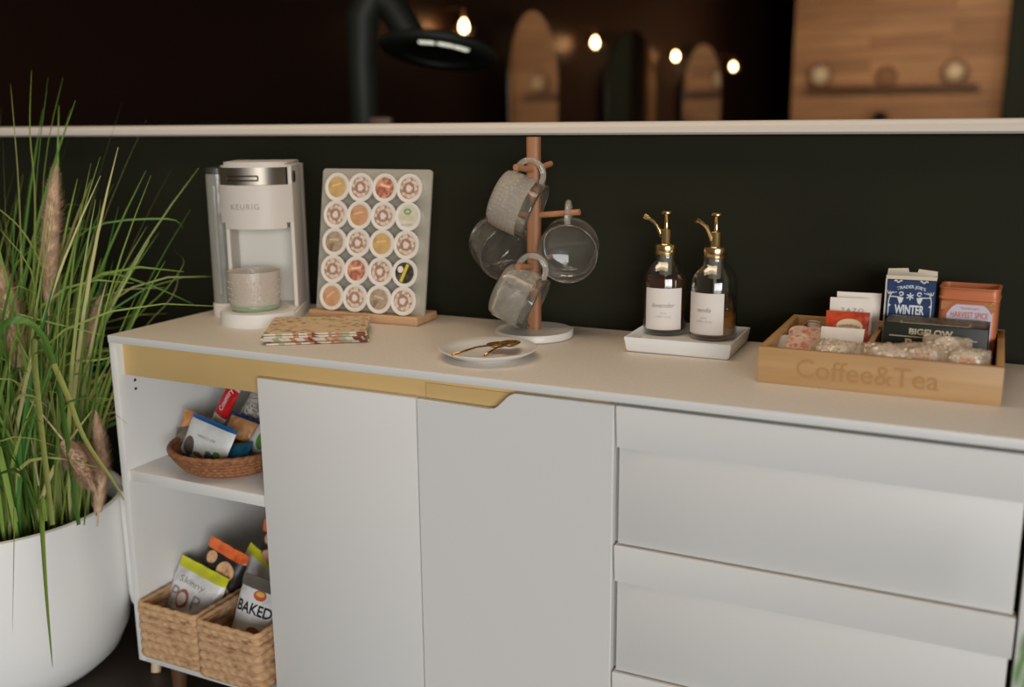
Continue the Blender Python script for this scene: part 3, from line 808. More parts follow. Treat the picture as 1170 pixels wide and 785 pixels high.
# two white sachets at the back, red one, white one, wrapped one
tilt = R(-24)
T, b_, s_ = packet('tea_sachet', 'tall white tea sachet standing furthest back in the tea tray', 'tea sachet', .072, .110, .006, TEAW, (-.197, 1.746, FLR + .001), (R(-14), 0, R(4)), 'tea sachets beside the tray divider', seed=1)
T, b_, s_ = packet('tea_sachet', 'white tea sachet with faint grey lettering behind the red sachet', 'tea sachet', .070, .103, .006, TEAW, (-.206, 1.726, FLR + .001), (R(-14), 0, R(4)), 'tea sachets beside the tray divider', seed=2)
lettering(b_, 'TAZO', GREYPRINT, .036, .002, .082, surf=s_, depth=.0008, space=1.4)
T, b_, s_ = packet('tea_sachet', 'red orange tea sachet with cream oval badge', 'tea sachet', .070, .085, .006, REDTEA, (-.208, 1.700, FLR + .001), (R(-18), 0, R(3)), 'tea sachets beside the tray divider', seed=3)
d_ = decal_disc(b_, s_, .004, .060, .021, .0125, M('cream_badge', (214, 190, 150), .6), 'oval_badge')
lettering(d_, 'TWININGS', M('badge_print', (96, 66, 40), .6), .034, .004, .061, surf=s_, depth=.0013, arch=.003)
T, b_, s_ = packet('tea_sachet', 'plain white tea sachet lying low in front of the red sachet', 'tea sachet', .068, .079, .006, TEAW, (-.209, 1.634, FLR + .001), (R(-40), 0, R(2)), 'tea sachets beside the tray divider', seed=4)

CELLO = clear_mat('cellophane', (250, 246, 240), .45, .16, bump=.35, bscale=40, haze=.34, hazec=(226, 206, 180))
def wrapped(label, loc, rot, w=.07, h=.06, seed=0, puck=.02, orange=True, print_text=None):
    T = thing('wrapped_treat', label, 'wrapped treat', loc, rot, 'clear-wrapped treats at the front of the tea tray')
    def f(side):
        def g(a, b):
            u = -1 + 2 * a; v = -1 + 2 * b
            k = max(0, 1 - u * u) ** .5 * max(0, 1 - v * v) ** .5
            q = Vector((u * 3 + seed * 5, v * 3, seed + side))
            return (u * w / 2 * (1 + .05 * noise.noise(q)), v * h / 2 * (1 + .06 * noise.noise(q + Vector((9, 0, 0)))), side * (.010 * k) + .005 * noise.noise(q * 2.2) + .011)
        return g
    mb = MB(); mb.grid(f(1), 18, 16); mb.grid(f(-1), 18, 16)
    wr_ = mb.build('cellophane_wrapper', CELLO, T, smooth=25)
    pm = MB().lathe([(0, .005), (puck * .9, .005), (puck, .008), (puck * .97, .0155), (puck * .85, .018), (0, .019)], 28, sx=1.15)
    pk = pm.build('white_treat', M('treat_white', (236, 230, 222), .6), T, smooth=50)
    if orange:
        MB().box(-.010, .010, -.014, -.002, .0188, .0196).build('orange_print', M('treat_orange', (222, 168, 138), .6), pk)
    return T
wrapped('clear-wrapped white treat lying flat, next to the divider at the front of the tea tray', (-.128, 1.585, FLR + .036), (R(14), R(3), R(8)), .085, .060, 1, .024, False)
wrapped('clear-wrapped white treat with orange print, middle of the tray front', (-.078, 1.588, FLR + .038), (R(30), R(-4), R(-6)), .060, .055, 2, .017)
wrapped('clear-wrapped white treat with orange print, against the tray end by the copper tin', (-.022, 1.588, FLR + .037), (R(32), R(3), R(4)), .066, .055, 3, .020)
wrapped('clear-wrapped white treat leaning up on the black tea box', (-.052, 1.640, FLR + .047), (R(48), R(5), R(6)), .070, .040, 4, .017, False)
wrapped('clear-wrapped white treat lying in front of the plain white sachet', (-.212, 1.590, FLR + .034), (R(18), 0, R(-6)), .066, .056, 5, .022, False)
wrapped('clear-wrapped treat buried behind the front wrapped treats beside the black box', (-.108, 1.622, FLR + .034), (R(8), R(-6), R(20)), .062, .050, 6, .018, False)

# creamers
CRL = ramp_mat('creamer_lid', [(206, 100, 60), (222, 200, 180), (214, 120, 84), (226, 212, 198)], 55, .4, 'noise')
CRB = M('creamer_cup', (214, 202, 188), .5)
def creamer(label, loc, rot, lidmat=None):
    t = thing('creamer_cup', label, 'creamer', loc, rot, 'single-serve creamers in the tea tray')
    MB().lathe([(0, 0), (.012, 0), (.0135, .0015), (.0185, .0185), (.0205, .0195), (.0205, .0205), (.0, .0205)], 28).build('tub', CRB, t, smooth=40)
    l = MB().lathe([(0, .0206), (.0205, .0206), (.0208, .0213), (0, .0222)], 28)
    l.box(.017, .0275, -.007, .007, .0207, .0213)
    l.build('foil_lid', lidmat or CRL, t, smooth=40)
    return t
PL = M('creamer_plain_lid', (206, 196, 184), .5)
for (lb, px, py, z, rot, lm) in (
    ('small creamer cup with orange lid tilted up, furthest back in its heap', 931, 374, .846, (R(35), R(8), R(150)), None),
    ('small creamer cup with orange edged lid, leaning on the far side of the tray', 914, 381, .843, (R(28), R(-14), R(40)), None),
    ('small creamer cup with striped orange lid at the front of the heap', 916, 391, .846, (R(32), R(12), R(-30)), None),
    ('small creamer cup with plain pale lid by the near corner of the tray', 900, 392, .840, (R(15), R(-20), R(60)), PL),
    ('small creamer cup with striped lid beside the red tea sachet', 934, 383, .842, (R(38), R(16), R(-10)), None),
    ('small creamer cup lying low under the striped creamer cups', 924, 388, .830, (R(10), R(5), R(80)), PL)):
    q = at_z(px, py, z); creamer(lb, q - Vector((0, 0, .016)), rot, lm)

# blue tea carton
BLUE = M('carton_blue', (22, 56, 104), .5, c2=(18, 46, 88), scale=20)
CREAMB = M('carton_cream', (216, 202, 180), .7)
WPRINT = M('white_print', (222, 224, 226), .6)
bx_ = thing('tea_carton', 'open blue winter tea carton with torn cream top flap', 'tea box', (-.118, 1.782, FLR), (0, 0, R(3)))
BWd, BHt, BDp = .078, .1435, .052
c_ = MB()
c_.box(-BWd / 2, BWd / 2, -BDp / 2, -BDp / 2 + .001, 0, BHt - .008); c_.box(-BWd / 2, BWd / 2, BDp / 2 - .001, BDp / 2, 0, BHt - .004)
c_.box(-BWd / 2, -BWd / 2 + .001, -BDp / 2, BDp / 2, 0, BHt - .006); c_.box(BWd / 2 - .001, BWd / 2, -BDp / 2, BDp / 2, 0, BHt - .006)
c_.box(-BWd / 2, BWd / 2, -BDp / 2, BDp / 2, 0, .001)
cb = c_.build('carton', BLUE, bx_)
fl = MB()
fl.prism([(-.040, BHt - .010), (.040, BHt - .010), (.0395, BHt + .002), (.010, BHt + .005), (.008, BHt - .001), (-.005, BHt - .001), (-.007, BHt + .006), (-.0385, BHt + .004)], BDp / 2 - .0022, BDp / 2 - .0012)
fl.prism([(-.039, BHt - .0065), (.039, BHt - .0065), (.039, BHt - .0002), (-.039, BHt - .0002)], -BDp / 2 - .0008, -BDp / 2 + .0012)
fl.prism([(-.0395, 0), (-.0372, 0), (-.0372, BHt - .0065), (-.0395, BHt - .0065)], -BDp / 2 - .0008, -BDp / 2 + .0005)
fl.build('cream_flap', CREAMB, bx_)
yf = -BDp / 2
lettering(cb, 'TRADER JOE\u2019S', WPRINT, .044, .001, .1245, y=yf, arch=.004, bold=.02)
lettering(cb, 'WINTER', WPRINT, .046, .000, .0865, y=yf, height=.016, bold=.035)
orn = MB()
def stroke(pts, w=.0009):
    orn.tube([(x, yf - .0006, z) for x, z in pts], w, 6)
for s in (-1, 1):
    stroke([(s * .033, .075), (s * .033, .102), (s * .030, .112)]); stroke([(s * .033, .108), (s * .014, .107)])
    for k in range(4): stroke([(s * .034, .112), (s * (.036 - .005 * k), .118 - .0008 * k)], .0006)
    stroke([(s * (.026 - .012 * t), .1335 + .0018 * math.sin(9 * t)) for t in [i / 8 for i in range(9)]], .0011)
    stroke([(s * (.014 + .003 * math.cos(a)), .113 + .003 * math.sin(a)) for a in [2 * PI * i / 10 for i in range(10)]], .0011)
    orn.prism([(s * .020, .107), (s * .010, .107), (s * .012, .099), (s * .016, .096)], yf - .001, yf - .0003)
    orn.prism([(s * .034, .097), (s * .029, .093), (s * .034, .090)], yf - .001, yf - .0003)
for k in range(3):
    a = PI * k / 3 + PI / 6; stroke([(-.006 * math.cos(a), .109 - .006 * math.sin(a)), (.006 * math.cos(a), .109 + .006 * math.sin(a))], .0011)
orn.build('printed_ornament', WPRINT, cb)

# black tea box
BLK = M('carton_black', (36, 40, 34), .45)
kb = thing('tea_box', 'low black tea box with cream lettering lying in front of the blue carton', 'tea box', (-.0700, 1.700, FLR), (0, 0, R(-1.5)))
KW, KD, KH = .152, .075, .0800
kbx = MB().box(-KW / 2, KW / 2, -KD / 2, KD / 2, 0, KH, .0012).build('carton', BLK, kb)
CRP = M('cream_print', (206, 192, 160), .6)
lettering(kbx, 'BIGELOW.', CRP, .066, -.004, KH - .0115, y=-KD / 2, height=.0100, bold=.03, name='lettering')
MB().box(-.066, .062, -KD / 2 - .0007, -KD / 2 - .0002, KH - .0205, KH - .0193).build('printed_line', CRP, kbx)
lettering(kbx, 'Barista', CRP, .060, -.012, KH - .031, y=-KD / 2, height=.015, bold=.03)
lettering(kbx, 'Blend', CRP, .040, -.012, KH - .056, y=-KD / 2, height=.012)
MB().box(-.072, .072, -.030, .034, KH + .0001, KH + .0006).build('printed_top', ramp_mat('box_top_print', [(44, 46, 38), (110, 102, 76), (36, 38, 32), (128, 112, 80)], 60, .5), kbx)
fr = MB()
for (x0, x1, y0, y1) in ((-.052, .05, -.033, -.0315), (-.052, -.0505, -.033, -.012), (.0485, .05, -.033, -.012)):
    fr.box(x0, x1, y0, y1, KH + .0008, KH + .0012)
fr.build('printed_frame', CRP, kbx)

# copper tin
COP = M('copper_tin', (196, 116, 76), .42, metal=.15)
tn = thing('tea_tin', 'open copper-coloured tea tin with pale lavender label', 'tea tin', (-.0265, 1.782, FLR), (0, 0, R(-3)))
TWn, TDn, THn = .088, .062, .129
P0 = rrect(-TWn / 2, TWn / 2, -TDn / 2, TDn / 2, .010); Pm = [(x * 1.035, y * 1.05) for x, y in P0]; Pi = [(x * .95, y * .93) for x, y in P0]
tm_ = MB()
def loop(P, z): return [tm_.bm.verts.new((x, y, z)) for x, y in P]
ls = [loop(P0, 0), loop(P0, .108), loop(Pm, .1095), loop(Pm, .1120), loop([(x * 1.01, y * 1.015) for x, y in P0], .1135), loop([(x * 1.01, y * 1.015) for x, y in P0], THn - .003), loop(Pm, THn - .002), loop(Pm, THn), loop(Pi, THn), loop(Pi, .004)]
tm_.bm.faces.new(ls[0][::-1]); tm_.bm.faces.new(ls[-1])
for a, b in zip(ls, ls[1:]):
    for i in range(len(a)): tm_.bm.faces.new((a[i], a[(i + 1) % len(a)], b[(i + 1) % len(a)], b[i]))
tb_ = tm_.build('tin_body', COP, tn, smooth=40)
LAV = M('lavender_label', (206, 198, 212), .65)
yl = -TDn / 2 - .0008
oc = [(-.026, .004), (.026, .004), (.034, .012), (.034, .075), (.026, .087), (.020, .091), (-.020, .091), (-.026, .087), (-.034, .075), (-.034, .012)]
lb_ = MB().prism([(x + .003, z + .011) for x, z in oc], yl, yl + .0006).build('tin_label', LAV, tb_)
ORP = M('coral_print', (206, 104, 84), .6)
lettering(lb_, 'TRADER JOE\u2019S', ORP, .028, .003, .0955, y=yl)
lettering(lb_, 'HARVEST SPICE', ORP, .056, .003, .0855, y=yl, height=.0095, bold=.01)
lettering(lb_, 'TEA BLEND', ORP, .040, .003, .069, y=yl)
for s in (-1, 1):
    MB().prism([(s * .040, .1055), (s * .023, .1055), (s * .035, .092), (s * .040, .092)], yl + .0001, yl + .0006).build('filigree_corner', ramp_mat('filigree', [(196, 150, 96), (170, 110, 70), (206, 166, 112)], 250, .5), tb_)

# ================================================================== OPEN SHELF: RATTAN BOWL WITH SNACKS
RAT = ramp_mat('rattan', [(120, 76, 46), (150, 98, 62), (166, 112, 74)], 120, .65, bump=.3)
bw = thing('rattan_bowl', 'round brown rattan bowl of snack packs on the open shelf', 'bowl', (-1.378, 1.512, .519))
def bowl_grid(u, v):
    # outer wall then inner wall
    a = 2 * PI * u
    k = v * 2 if v <= .5 else (1 - v) * 2
    r0 = .092 + .032 * k ** .8; z = .004 + .040 * k
    rows_ = 5; ph = (k * rows_) % 1
    bump = math.sin(PI * ph) * .0032 + .0012 * math.sin(a * 46 + int(k * rows_) * 1.5 + ph * 3)
    r = r0 + bump if v <= .5 else r0 - .009 - bump * .5
    if v > .5: z += .002
    return (r * math.cos(a), r * math.sin(a), z)
bb = MB(); bb.grid(bowl_grid, 184, 44, True)
bb.build('woven_wall', RAT, bw, smooth=80)
MB().lathe([(0, .001), (.090, .001), (.094, .005), (.090, .009), (0, .008)], 48).build('woven_bottom', RAT, bw)
rm = MB(); rm.tube([(.121 * math.cos(a), .121 * math.sin(a),   .0465 + .0007 * math.sin(a * 40)) for a in [2 * PI * i / 120 for i in range(120)]], .0058, 10, closed=True)
rm.build('bowl_rim', RAT, bw, smooth=180)

def foil(name, cols, scale=40): return ramp_mat(name, cols, scale, .32)
SB = foil('snack_white', [(214, 212, 206), (222, 222, 218), (204, 204, 200)], 15)
SBL = M('snack_blue', (32, 98, 160), .35)
SN = .519 + .012
grp = 'snack packs in the rattan bowl'
# white and blue pack
T, b_, s_ = packet('snack_pack', 'white snack pack with blue top edge and green leaves print, front of the bowl', 'snack pack',   .128, .084, .022, SB, (-1.414, 1.460, SN + .006), (R(-24), R(9), R(-6)), grp,
                   bands=((.80, SB, 'wrapper'), (1.0, SBL, 'blue_edge')), seed=11)
for (x, z, rx, rz, mm, nm) in ((-.038, .020, .016, .020, M('print_brown', (96, 84, 76), .5), 'printed_nuts'), (.030, .012, .020, .010, M('print_berry', (60, 72, 116), .5), 'printed_berries'), (.020, .020, .009, .005, M('print_green', (94, 142, 62), .5), 'printed_leaf'), (.042, .024, .009, .006, M('print_green'), 'printed_leaf') if False else (.042, .024, .009, .006, MATS['print_green'] if 'print_green' in MATS else M('print_green', (94, 142, 62), .5), 'printed_leaf'), (-.008, .008, .014, .007, M('print_brown2', (140, 106, 80), .5), 'printed_nuts')):
    decal_disc(b_, s_, x, z, rx, rz, mm, nm)
lettering(b_, 'nature\u2019s mix', GREYPRINT, .050, .004, .048, surf=s_, depth=.001)
T, b_, s_ = packet('snack_pack', 'tan brown snack pack with cookie print at the outer end of the bowl', 'snack pack', .066, .076, .024, foil('snack_tan', [(186, 126, 72), (206, 150, 98), (170, 110, 62)], 30), (-1.490, 1.505, SN + .010), (R(-14), R(14), R(10)), grp, seed=12)
decal_disc(b_, s_, .004, .026, .020, .016, foil('print_cookie', [(206, 170, 116), (222, 196, 150), (150, 100, 60)], 90), 'printed_cookie')
T, b_, s_ = packet('snack_bar', 'tall red and silver snack bar sticking up from the bowl', 'snack bar', .036, .135, .014, foil('bar_silver', [(176, 164, 148), (206, 196, 182), (140, 126, 112)], 30), (-1.470, 1.550, SN + .020), (R(-10), R(27), R(-6)), grp,
                   bands=((-.1, MATS['bar_silver'], 'wrapper'), (.9, M('bar_red', (184, 22, 26), .35), 'red_panel'), (1.0, MATS['bar_silver'], 'end_seal')), seed=13)
lettering(T, 'Country', WPRINT, .052, 0, .100, surf=s_, depth=.0012, tilt=R(90))
for c in T.children:
    pass
T, b_, s_ = packet('snack_pack', 'grey spotted snack pack at the back of the bowl', 'snack pack', .085, .085, .022, foil('snack_spot', [(86, 74, 66), (206, 200, 192), (120, 108, 98), (214, 208, 200), (70, 54, 48)], 75), (-1.395, 1.590, SN + .035), (R(-16), R(28), R(4)), grp, seed=14)
T, b_, s_ = packet('snack_pack', 'orange tan snack pack with blue corner, behind the white pack', 'snack pack', .070, .050, .02, foil('snack_or', [(186, 128, 76), (206, 154, 104), (150, 92, 50)], 40), (-1.382, 1.535, SN + .034), (R(-30), R(14), R(8)), grp,
                   bands=((.75, MATS['snack_or'], 'wrapper'), (1.0, M('snack_navy', (26, 58, 112), .35), 'blue_edge')), seed=15)
T, b_, s_ = packet('snack_pack', 'white snack pack with green print beside the cabinet door', 'snack pack', .070, .085, .02, SB, (-1.322, 1.520, SN + .012), (R(-18), R(30), R(-14)), grp, seed=16)
decal_disc(b_, s_, 0, .040, .014, .022, MATS['print_green'], 'printed_leaf')
T, b_, s_ = packet('snack_pack', 'bright blue snack pack lying low at the bowl rim', 'snack pack', .085, .050, .018, M('snack_cyan', (44, 126, 168), .35), (-1.462, 1.462, SN + .000), (R(-62), 0, R(-12)), grp, seed=17)
T, b_, s_ = packet('snack_pack', 'dark brown snack pack wedged between the tan and white packs', 'snack pack', .060, .060, .02, foil('snack_dark', [(84, 72, 62), (120, 104, 90), (60, 50, 44)], 60), (-1.470, 1.478, SN + .006), (R(-25), R(-12), R(5)), grp, seed=18)
T, b_, s_ = packet('snack_pack', 'teal and dark snack pack low at the door side of the bowl', 'snack pack', .075, .050, .018, foil('snack_teal', [(26, 34, 44), (40, 118, 150), (24, 30, 36)], 30), (-1.345, 1.468, SN + .006), (R(-50), R(-8), R(12)), grp, seed=19)

# ================================================================== BASKETS
WIC = ramp_mat('water_hyacinth', [(150, 108, 74), (190, 150, 110), (206, 168, 128), (168, 124, 86)], 60, .75, bump=.3, stretch=(.5, .5, 1.4))
def basket(label, x0, x1, y0, y1, z0, h, rz, rows=6):
    w, d = x1 - x0, y1 - y0
    t = thing('woven_basket', label, 'basket', ((x0 + x1) / 2, y0, z0), (0, 0, R(rz)), 'woven baskets at the bottom of the open shelf')
    P = rrect(-w / 2, w / 2, 0, d, .012, 4); P.append(P[0])
    # arc lengths
    L = [0]
    for a, b in zip(P, P[1:]): L.append(L[-1] + math.hypot(b[0] - a[0], b[1] - a[1]))
    def pos(s):
        s *= L[-1]
        for i in range(len(L) - 1):
            if s <= L[i + 1] + 1e-9:
                k = (s - L[i]) / max(1e-9, L[i + 1] - L[i]); a, b = P[i], P[i + 1]
                x, y = a[0] + (b[0] - a[0]) * k, a[1] + (b[1] - a[1]) * k
                tx, ty = (b[0] - a[0]), (b[1] - a[1]); q = math.hypot(tx, ty) or 1
                return x, y, ty / q, -tx / q
        return P[0][0], P[0][1], 0, -1
    N = 220
    def f(u, v):
        x, y, nx, ny = pos(u)
        out = v <= .5; k = v * 2 if out else (1 - v) * 2
        rr = k * rows; ri = int(min(rr, rows - .001)); ph = rr - ri
        s = u * L[-1] / .021 + ri * .5
        tw_ = (s + ph * .8) % 1.0
        b = .0055 * math.sin(PI * ph) ** .6 * (.55 + .45 * math.sin(PI * tw_) ** .5 * 1.3) if 0 < ph < 1 else 0
        off = b - .001 if out else -.008 - b * .6
        ir = .0015 * noise.noise(Vector((u * 60, v * 20, ri)))
        return (x + nx * (off + ir), y + ny * (off + ir), .004 + k * (h - .008) + (0 if out else .002))
    mb = MB(); mb.grid(f, N, rows * 12, True)
    mb.build('woven_wall', WIC, t, smooth=70)
    MB().box(-w / 2 + .004, w / 2 - .004, .004, d - .004, .001, .007).build('basket_bottom', WIC, t)
    rp = [pos(i / 100) for i in range(100)]
    MB().tube([(x - nx * .003, y - ny * .003, h - .003 + .001 * math.sin(i * 1.9)) for i, (x, y, nx, ny) in enumerate(rp)], .0065, 8, closed=True).build('rim', WIC, t, smooth=180)
    return t
basket('woven water hyacinth basket at the outer end, white popcorn bag in it', -1.538, -1.380, 1.374, 1.620, .1115, .124, 0)
basket('woven water hyacinth basket next to the cabinet door, white baked snack bag in it', -1.371, -1.216, 1.366, 1.612, .1115, .124, 0)
LIME = M('bag_lime', (206, 206, 44), .35); SILV = foil('bag_white', [(212, 210, 206), (226, 224, 222), (190, 188, 184)], 20)
CHB = M('bag_black', (34, 30, 28), .38); CHO = foil('bag_orange', [(226, 82, 30), (240, 120, 60), (206, 66, 22)], 30)
CHIP = foil('chip_print', [(206, 152, 104), (226, 180, 136), (180, 122, 78)], 60)
g2 = 'snack bags in the woven baskets'
T, b_, s_ = packet('snack_bag', 'white popcorn bag with lime top edge in the outer basket', 'snack bag', .140, .180, .042, SILV, (-1.500, 1.430, .116), (R(-24), R(11), R(-4)), g2, bands=((.78, SILV, 'bag_body'), (1.0, LIME, 'top_edge')), seed=21, wrinkle=.004, n=22)
lettering(b_, 'Skinny', GREYPRINT, .070, -.002, .140, surf=s_, depth=.0015, height=.017)
lettering(b_, 'P   P', GREYPRINT, .082, -.006, .108, surf=s_, depth=.0015, height=.028)
d_ = decal_disc(b_, s_, -.012, .104, .017, .020, M('kernel_red', (170, 96, 76), .5), 'printed_kernel', .0014)
decal_disc(d_, s_, -.012, .104, .012, .014, M('kernel_cream', (222, 208, 196), .5), 'printed_kernel_centre', .0020)
decal_disc(b_, s_, -.005, .070, .050, .007, M('bag_olive_print', (176, 168, 130), .5), 'printed_strip', .0014, poly='rect')
def chipbag(label, loc, rot, seed, h):
    k_ = h - .180
    T, b_, s_ = packet('snack_bag', label, 'snack bag', .112, h, .040, CHB, loc, rot, g2, bands=((.80, CHB, 'bag_body'), (1.0, CHO, 'top_edge')), seed=seed, wrinkle=.004, n=22)
    for (x, z, r_) in ((.020, .132, .023), (-.026, .146, .014), (.026, .088, .020), (-.020, .104, .022)):
        decal_disc(b_, s_, x, z + k_, r_, r_ * .9, CHIP, 'printed_crisp', .0016)
    return T
chipbag('black snack bag with orange top and crisp print behind the popcorn bag', (-1.480, 1.494, .121), (R(-14), R(14), R(-4)), 22, .207)
chipbag('black snack bag with orange top standing furthest back beside the cabinet door', (-1.350, 1.575, .121), (R(-6), R(6), R(0)), 23, .240)
T, b_, s_ = packet('snack_bag', 'popcorn bag showing only its slanted lime top edge above the dark bags', 'snack bag', .100, .185, .036, CHB, (-1.440, 1.545, .128), (R(-12), R(25), R(-4)), g2, bands=((.80, SILV, 'bag_body'), (1.0, LIME, 'top_edge')), seed=24, wrinkle=.003, n=22)
T, b_, s_ = packet('snack_bag', 'white baked snack bag with dark grey top in the basket by the door', 'snack bag', .104, .184, .042, SILV, (-1.303, 1.425, .121), (R(-16), R(8), R(2)), g2, bands=((.76, SILV, 'bag_body'), (1.0, M('bag_grey', (104, 96, 90), .35), 'top_edge')), seed=25, wrinkle=.003, n=22)
lettering(b_, 'BAKED', BLACK, .082, .002, .125, surf=s_, depth=.0018, height=.022, bold=.02)
d_ = decal_disc(b_, s_, .006, .153, .015, .010, M('logo_red', (196, 92, 60), .5), 'printed_logo', .0016)
decal_disc(d_, s_, .006, .156, .010, .005, M('logo_yellow', (226, 176, 90), .5), 'printed_logo_top', .0022)
decal_disc(b_, s_, .012, .081, .016, .010, M('crisp_brown', (150, 96, 66), .5), 'printed_crisp', .0016)

# ================================================================== BIG PLANTER WITH GRASSES
POT = M('planter_white', (243, 242, 238), .42)
pcx, pcy = -1.945, 1.372
plr = thing('potted_grass', 'big white round planter of tall green grasses with tan plumes', 'potted plant', (pcx, pcy, 0))
PR, PH = .272, .394
MB().lathe([(0, 0), (.175, 0), (.205, .008), (.235, .035), (.256, .08), (.268, .15), (.272, .24), (.272, .36), (.270, PH), (.262, PH + .002), (.256, PH - .006), (.256, PH - .06), (0, PH - .06)], 72).build('planter_pot', POT, plr, smooth=60)
MB().lathe([(0, PH - .045), (.255, PH - .058)], 40).build('soil', M('soil', (40, 32, 24), .95, c2=(26, 20, 14), scale=40), plr)
def blade_mat(name, base, tip, dry):
    m = M(name, base, .5); nt = m.node_tree; b = nt.nodes['Principled BSDF']
    ge = nt.nodes.new('ShaderNodeNewGeometry'); rp = nt.nodes.new('ShaderNodeValToRGB'); e = rp.color_ramp.elements
    e[0].position = 0; e[0].color = rgb(base); e[1].position = 1; e[1].color = rgb(dry)
    k = e.new(.45); k.color = rgb(tip); k2 = e.new(.8); k2.color = rgb(((tip[0] + dry[0]) // 2, (tip[1] + dry[1]) // 2, (tip[2] + dry[2]) // 2))
    nt.links.new(ge.outputs['Random Per Island'], rp.inputs['Fac']); nt.links.new(rp.outputs['Color'], b.inputs['Base Color'])
    b.inputs['Subsurface Weight'].default_value = 0
    return m
GRASS = blade_mat('grass_blade', (48, 110, 42), (134, 160, 70), (200, 188, 130))
rg = random.Random(3)
gm = MB()
def blade(pts, w0, twist=0.0):
    n = len(pts) - 1; prev = None
    for i, p in enumerate(pts):
        p = Vector(p); t = i / n
        d = (Vector(pts[min(i + 1, n)]) - Vector(pts[max(i - 1, 0)])).normalized()
        side = d.cross(Vector((math.cos(twist), math.sin(twist), .1))).normalized()
        w = w0 * (1 - t) ** .6 * (.65 + .6 * min(1, t * 3)) if t < 1 else w0 * .08
        fold = d.cross(side) * w * .35
        r = [gm.bm.verts.new(p - side * w), gm.bm.verts.new(p + fold), gm.bm.verts.new(p + side * w)]
        if prev:
            gm.bm.faces.new((prev[0], prev[1], r[1], r[0])); gm.bm.faces.new((prev[1], prev[2], r[2], r[1]))
        prev = r
zb = PH - .05
for i in range(720):
    a = rg.uniform(0, 2 * PI); rr = .20 * math.sqrt(rg.random())
    bx0, by0 = rr * math.cos(a), rr * math.sin(a)
    a2 = a + rg.gauss(0, .7)
    H = rg.choice([.38, .5, .6, .72, .85]) * rg.uniform(.75, 1.15)
    lean = abs(rg.gauss(.14, .12)) + rr * .55
    droop = rg.random() < .30
    pts = []
    n = 9
    for k in range(n + 1):
        t = k / n
        out = lean * H * (t ** 1.6) * 1.3 + (.30 * max(0, t - .55) ** 1.4 * 2.0 if droop else 0)
        z = H * (t - (.55 * max(0, t - .5) ** 2 * 2.2 if droop else .06 * t * t))
        pts.append((bx0 + out * math.cos(a2), by0 + out * math.sin(a2), zb + z))
    X = pcx + pts[-1][0]; Y = pcy + pts[-1][1]
    if any(pcx + q[0] > -1.60 and pcy + q[1] > 1.30 and zb + 0 < q[2] < .82 for q in pts): continue
    if any(pcy + q[1] > 1.84 for q in pts): continue
    blade(pts, rg.uniform(.0028, .0062), rg.uniform(0, PI))
# named long blades that arch out past the cabinet corner and above the trim
def from_px(seq, D0, D1):
    out = []
    for i, (px, py) in enumerate(seq):
        q = dep(px, py, D0 + (D1 - D0) * i / (len(seq) - 1)); out.append((q.x - pcx, q.y - pcy, q.z))
    # resample smoothly
    res = []
    for i in range(len(out) - 1):
        p0 = Vector(out[max(i - 1, 0)]); p1 = Vector(out[i]); p2 = Vector(out[i + 1]); p3 = Vector(out[min(i + 2, len(out) - 1)])
        for k in range(4):
            t = k / 4
            res.append(.5 * ((2 * p1) + (p2 - p0) * t + (2 * p0 - 5 * p1 + 4 * p2 - p3) * t * t + (3 * p1 - p0 - 3 * p2 + p3) * t ** 3))
    res.append(Vector(out[-1])); return res
for seq, D0, D1, w in (
    ([(30, 600), (34, 420), (40, 240), (34, 150), (36, 80)], 2.1, 2.1, .0040),
    ([(20, 600), (24, 380), (22, 230), (12, 96)], 2.12, 2.1, .0036),
    ([(40, 600), (42, 400), (40, 230), (55, 88)], 2.15, 2.15, .0034),
    ([(50, 600), (46, 400), (50, 200), (72, 88)], 2.15, 2.2, .0030),
    ([(60, 600), (72, 420), (86, 280), (104, 186)], 2.05, 2.0, .0050),
    ([(70, 600), (92, 420), (104, 310), (115, 228)], 2.1, 2.05, .0042),
    ([(88, 600), (110, 430), (130, 330), (168, 258)], 2.1, 2.1, .0050),
    ([(80, 600), (100, 440), (120, 340), (129, 298)], 2.1, 2.1, .0040),
    ([(30, 470), (60, 330), (100, 262), (190, 250), (210, 262)], 2.1, 2.2, .0028),
    ([(70, 420), (110, 320), (160, 322), (226, 350)], 2.15, 2.25, .0036),
    ([(100, 560), (140, 390), (190, 330), (210, 300), (198, 286)], 2.25, 2.3, .0026),
    ([(100, 560), (150, 400), (196, 340), (204, 312)], 2.3, 2.35, .0024),
    ([(60, 330), (30, 270), (0, 240), (-30, 225)], 2.1, 2.1, .0030),
    ([(60, 600), (40, 420), (44, 386), (72, 440), (96, 500), (128, 548), (142, 572)], 1.95, 1.92, .0115),
    ([(90, 600), (60, 410), (20, 365), (-20, 400), (-40, 470)], 1.95, 1.9, .0100),
    ([(52, 596), (48, 570), (48, 600), (53, 680), (60, 762)], 1.86, 1.84, .0090),
    ([(20, 596), (16, 580), (16, 620), (14, 725)], 1.85, 1.84, .0020),
    ([(-10, 350), (40, 364), (80, 374), (122, 384)], 2.0, 2.05, .0026),
    ([(20, 600), (32, 480), (70, 420), (120, 410), (150, 398)], 2.1, 2.1, .0036),
    ([(96, 600), (106, 500), (112, 420), (116, 362)], 2.05, 2.05, .0042),
    ([(10, 600), (-2, 450), (40, 330), (0, 262)], 2.05, 2.0, .0046),
    ([(110, 590), (118, 520), (100, 470), (98, 372)], 2.05, 2.05, .0040)):
    blade(from_px(seq, D0, D1), w, .3)
gm.build('grass_blades', GRASS, plr, smooth=60)
PLM = ramp_mat('plume_tan', [(186, 152, 122), (208, 176, 146), (222, 194, 166)], 60, .9)
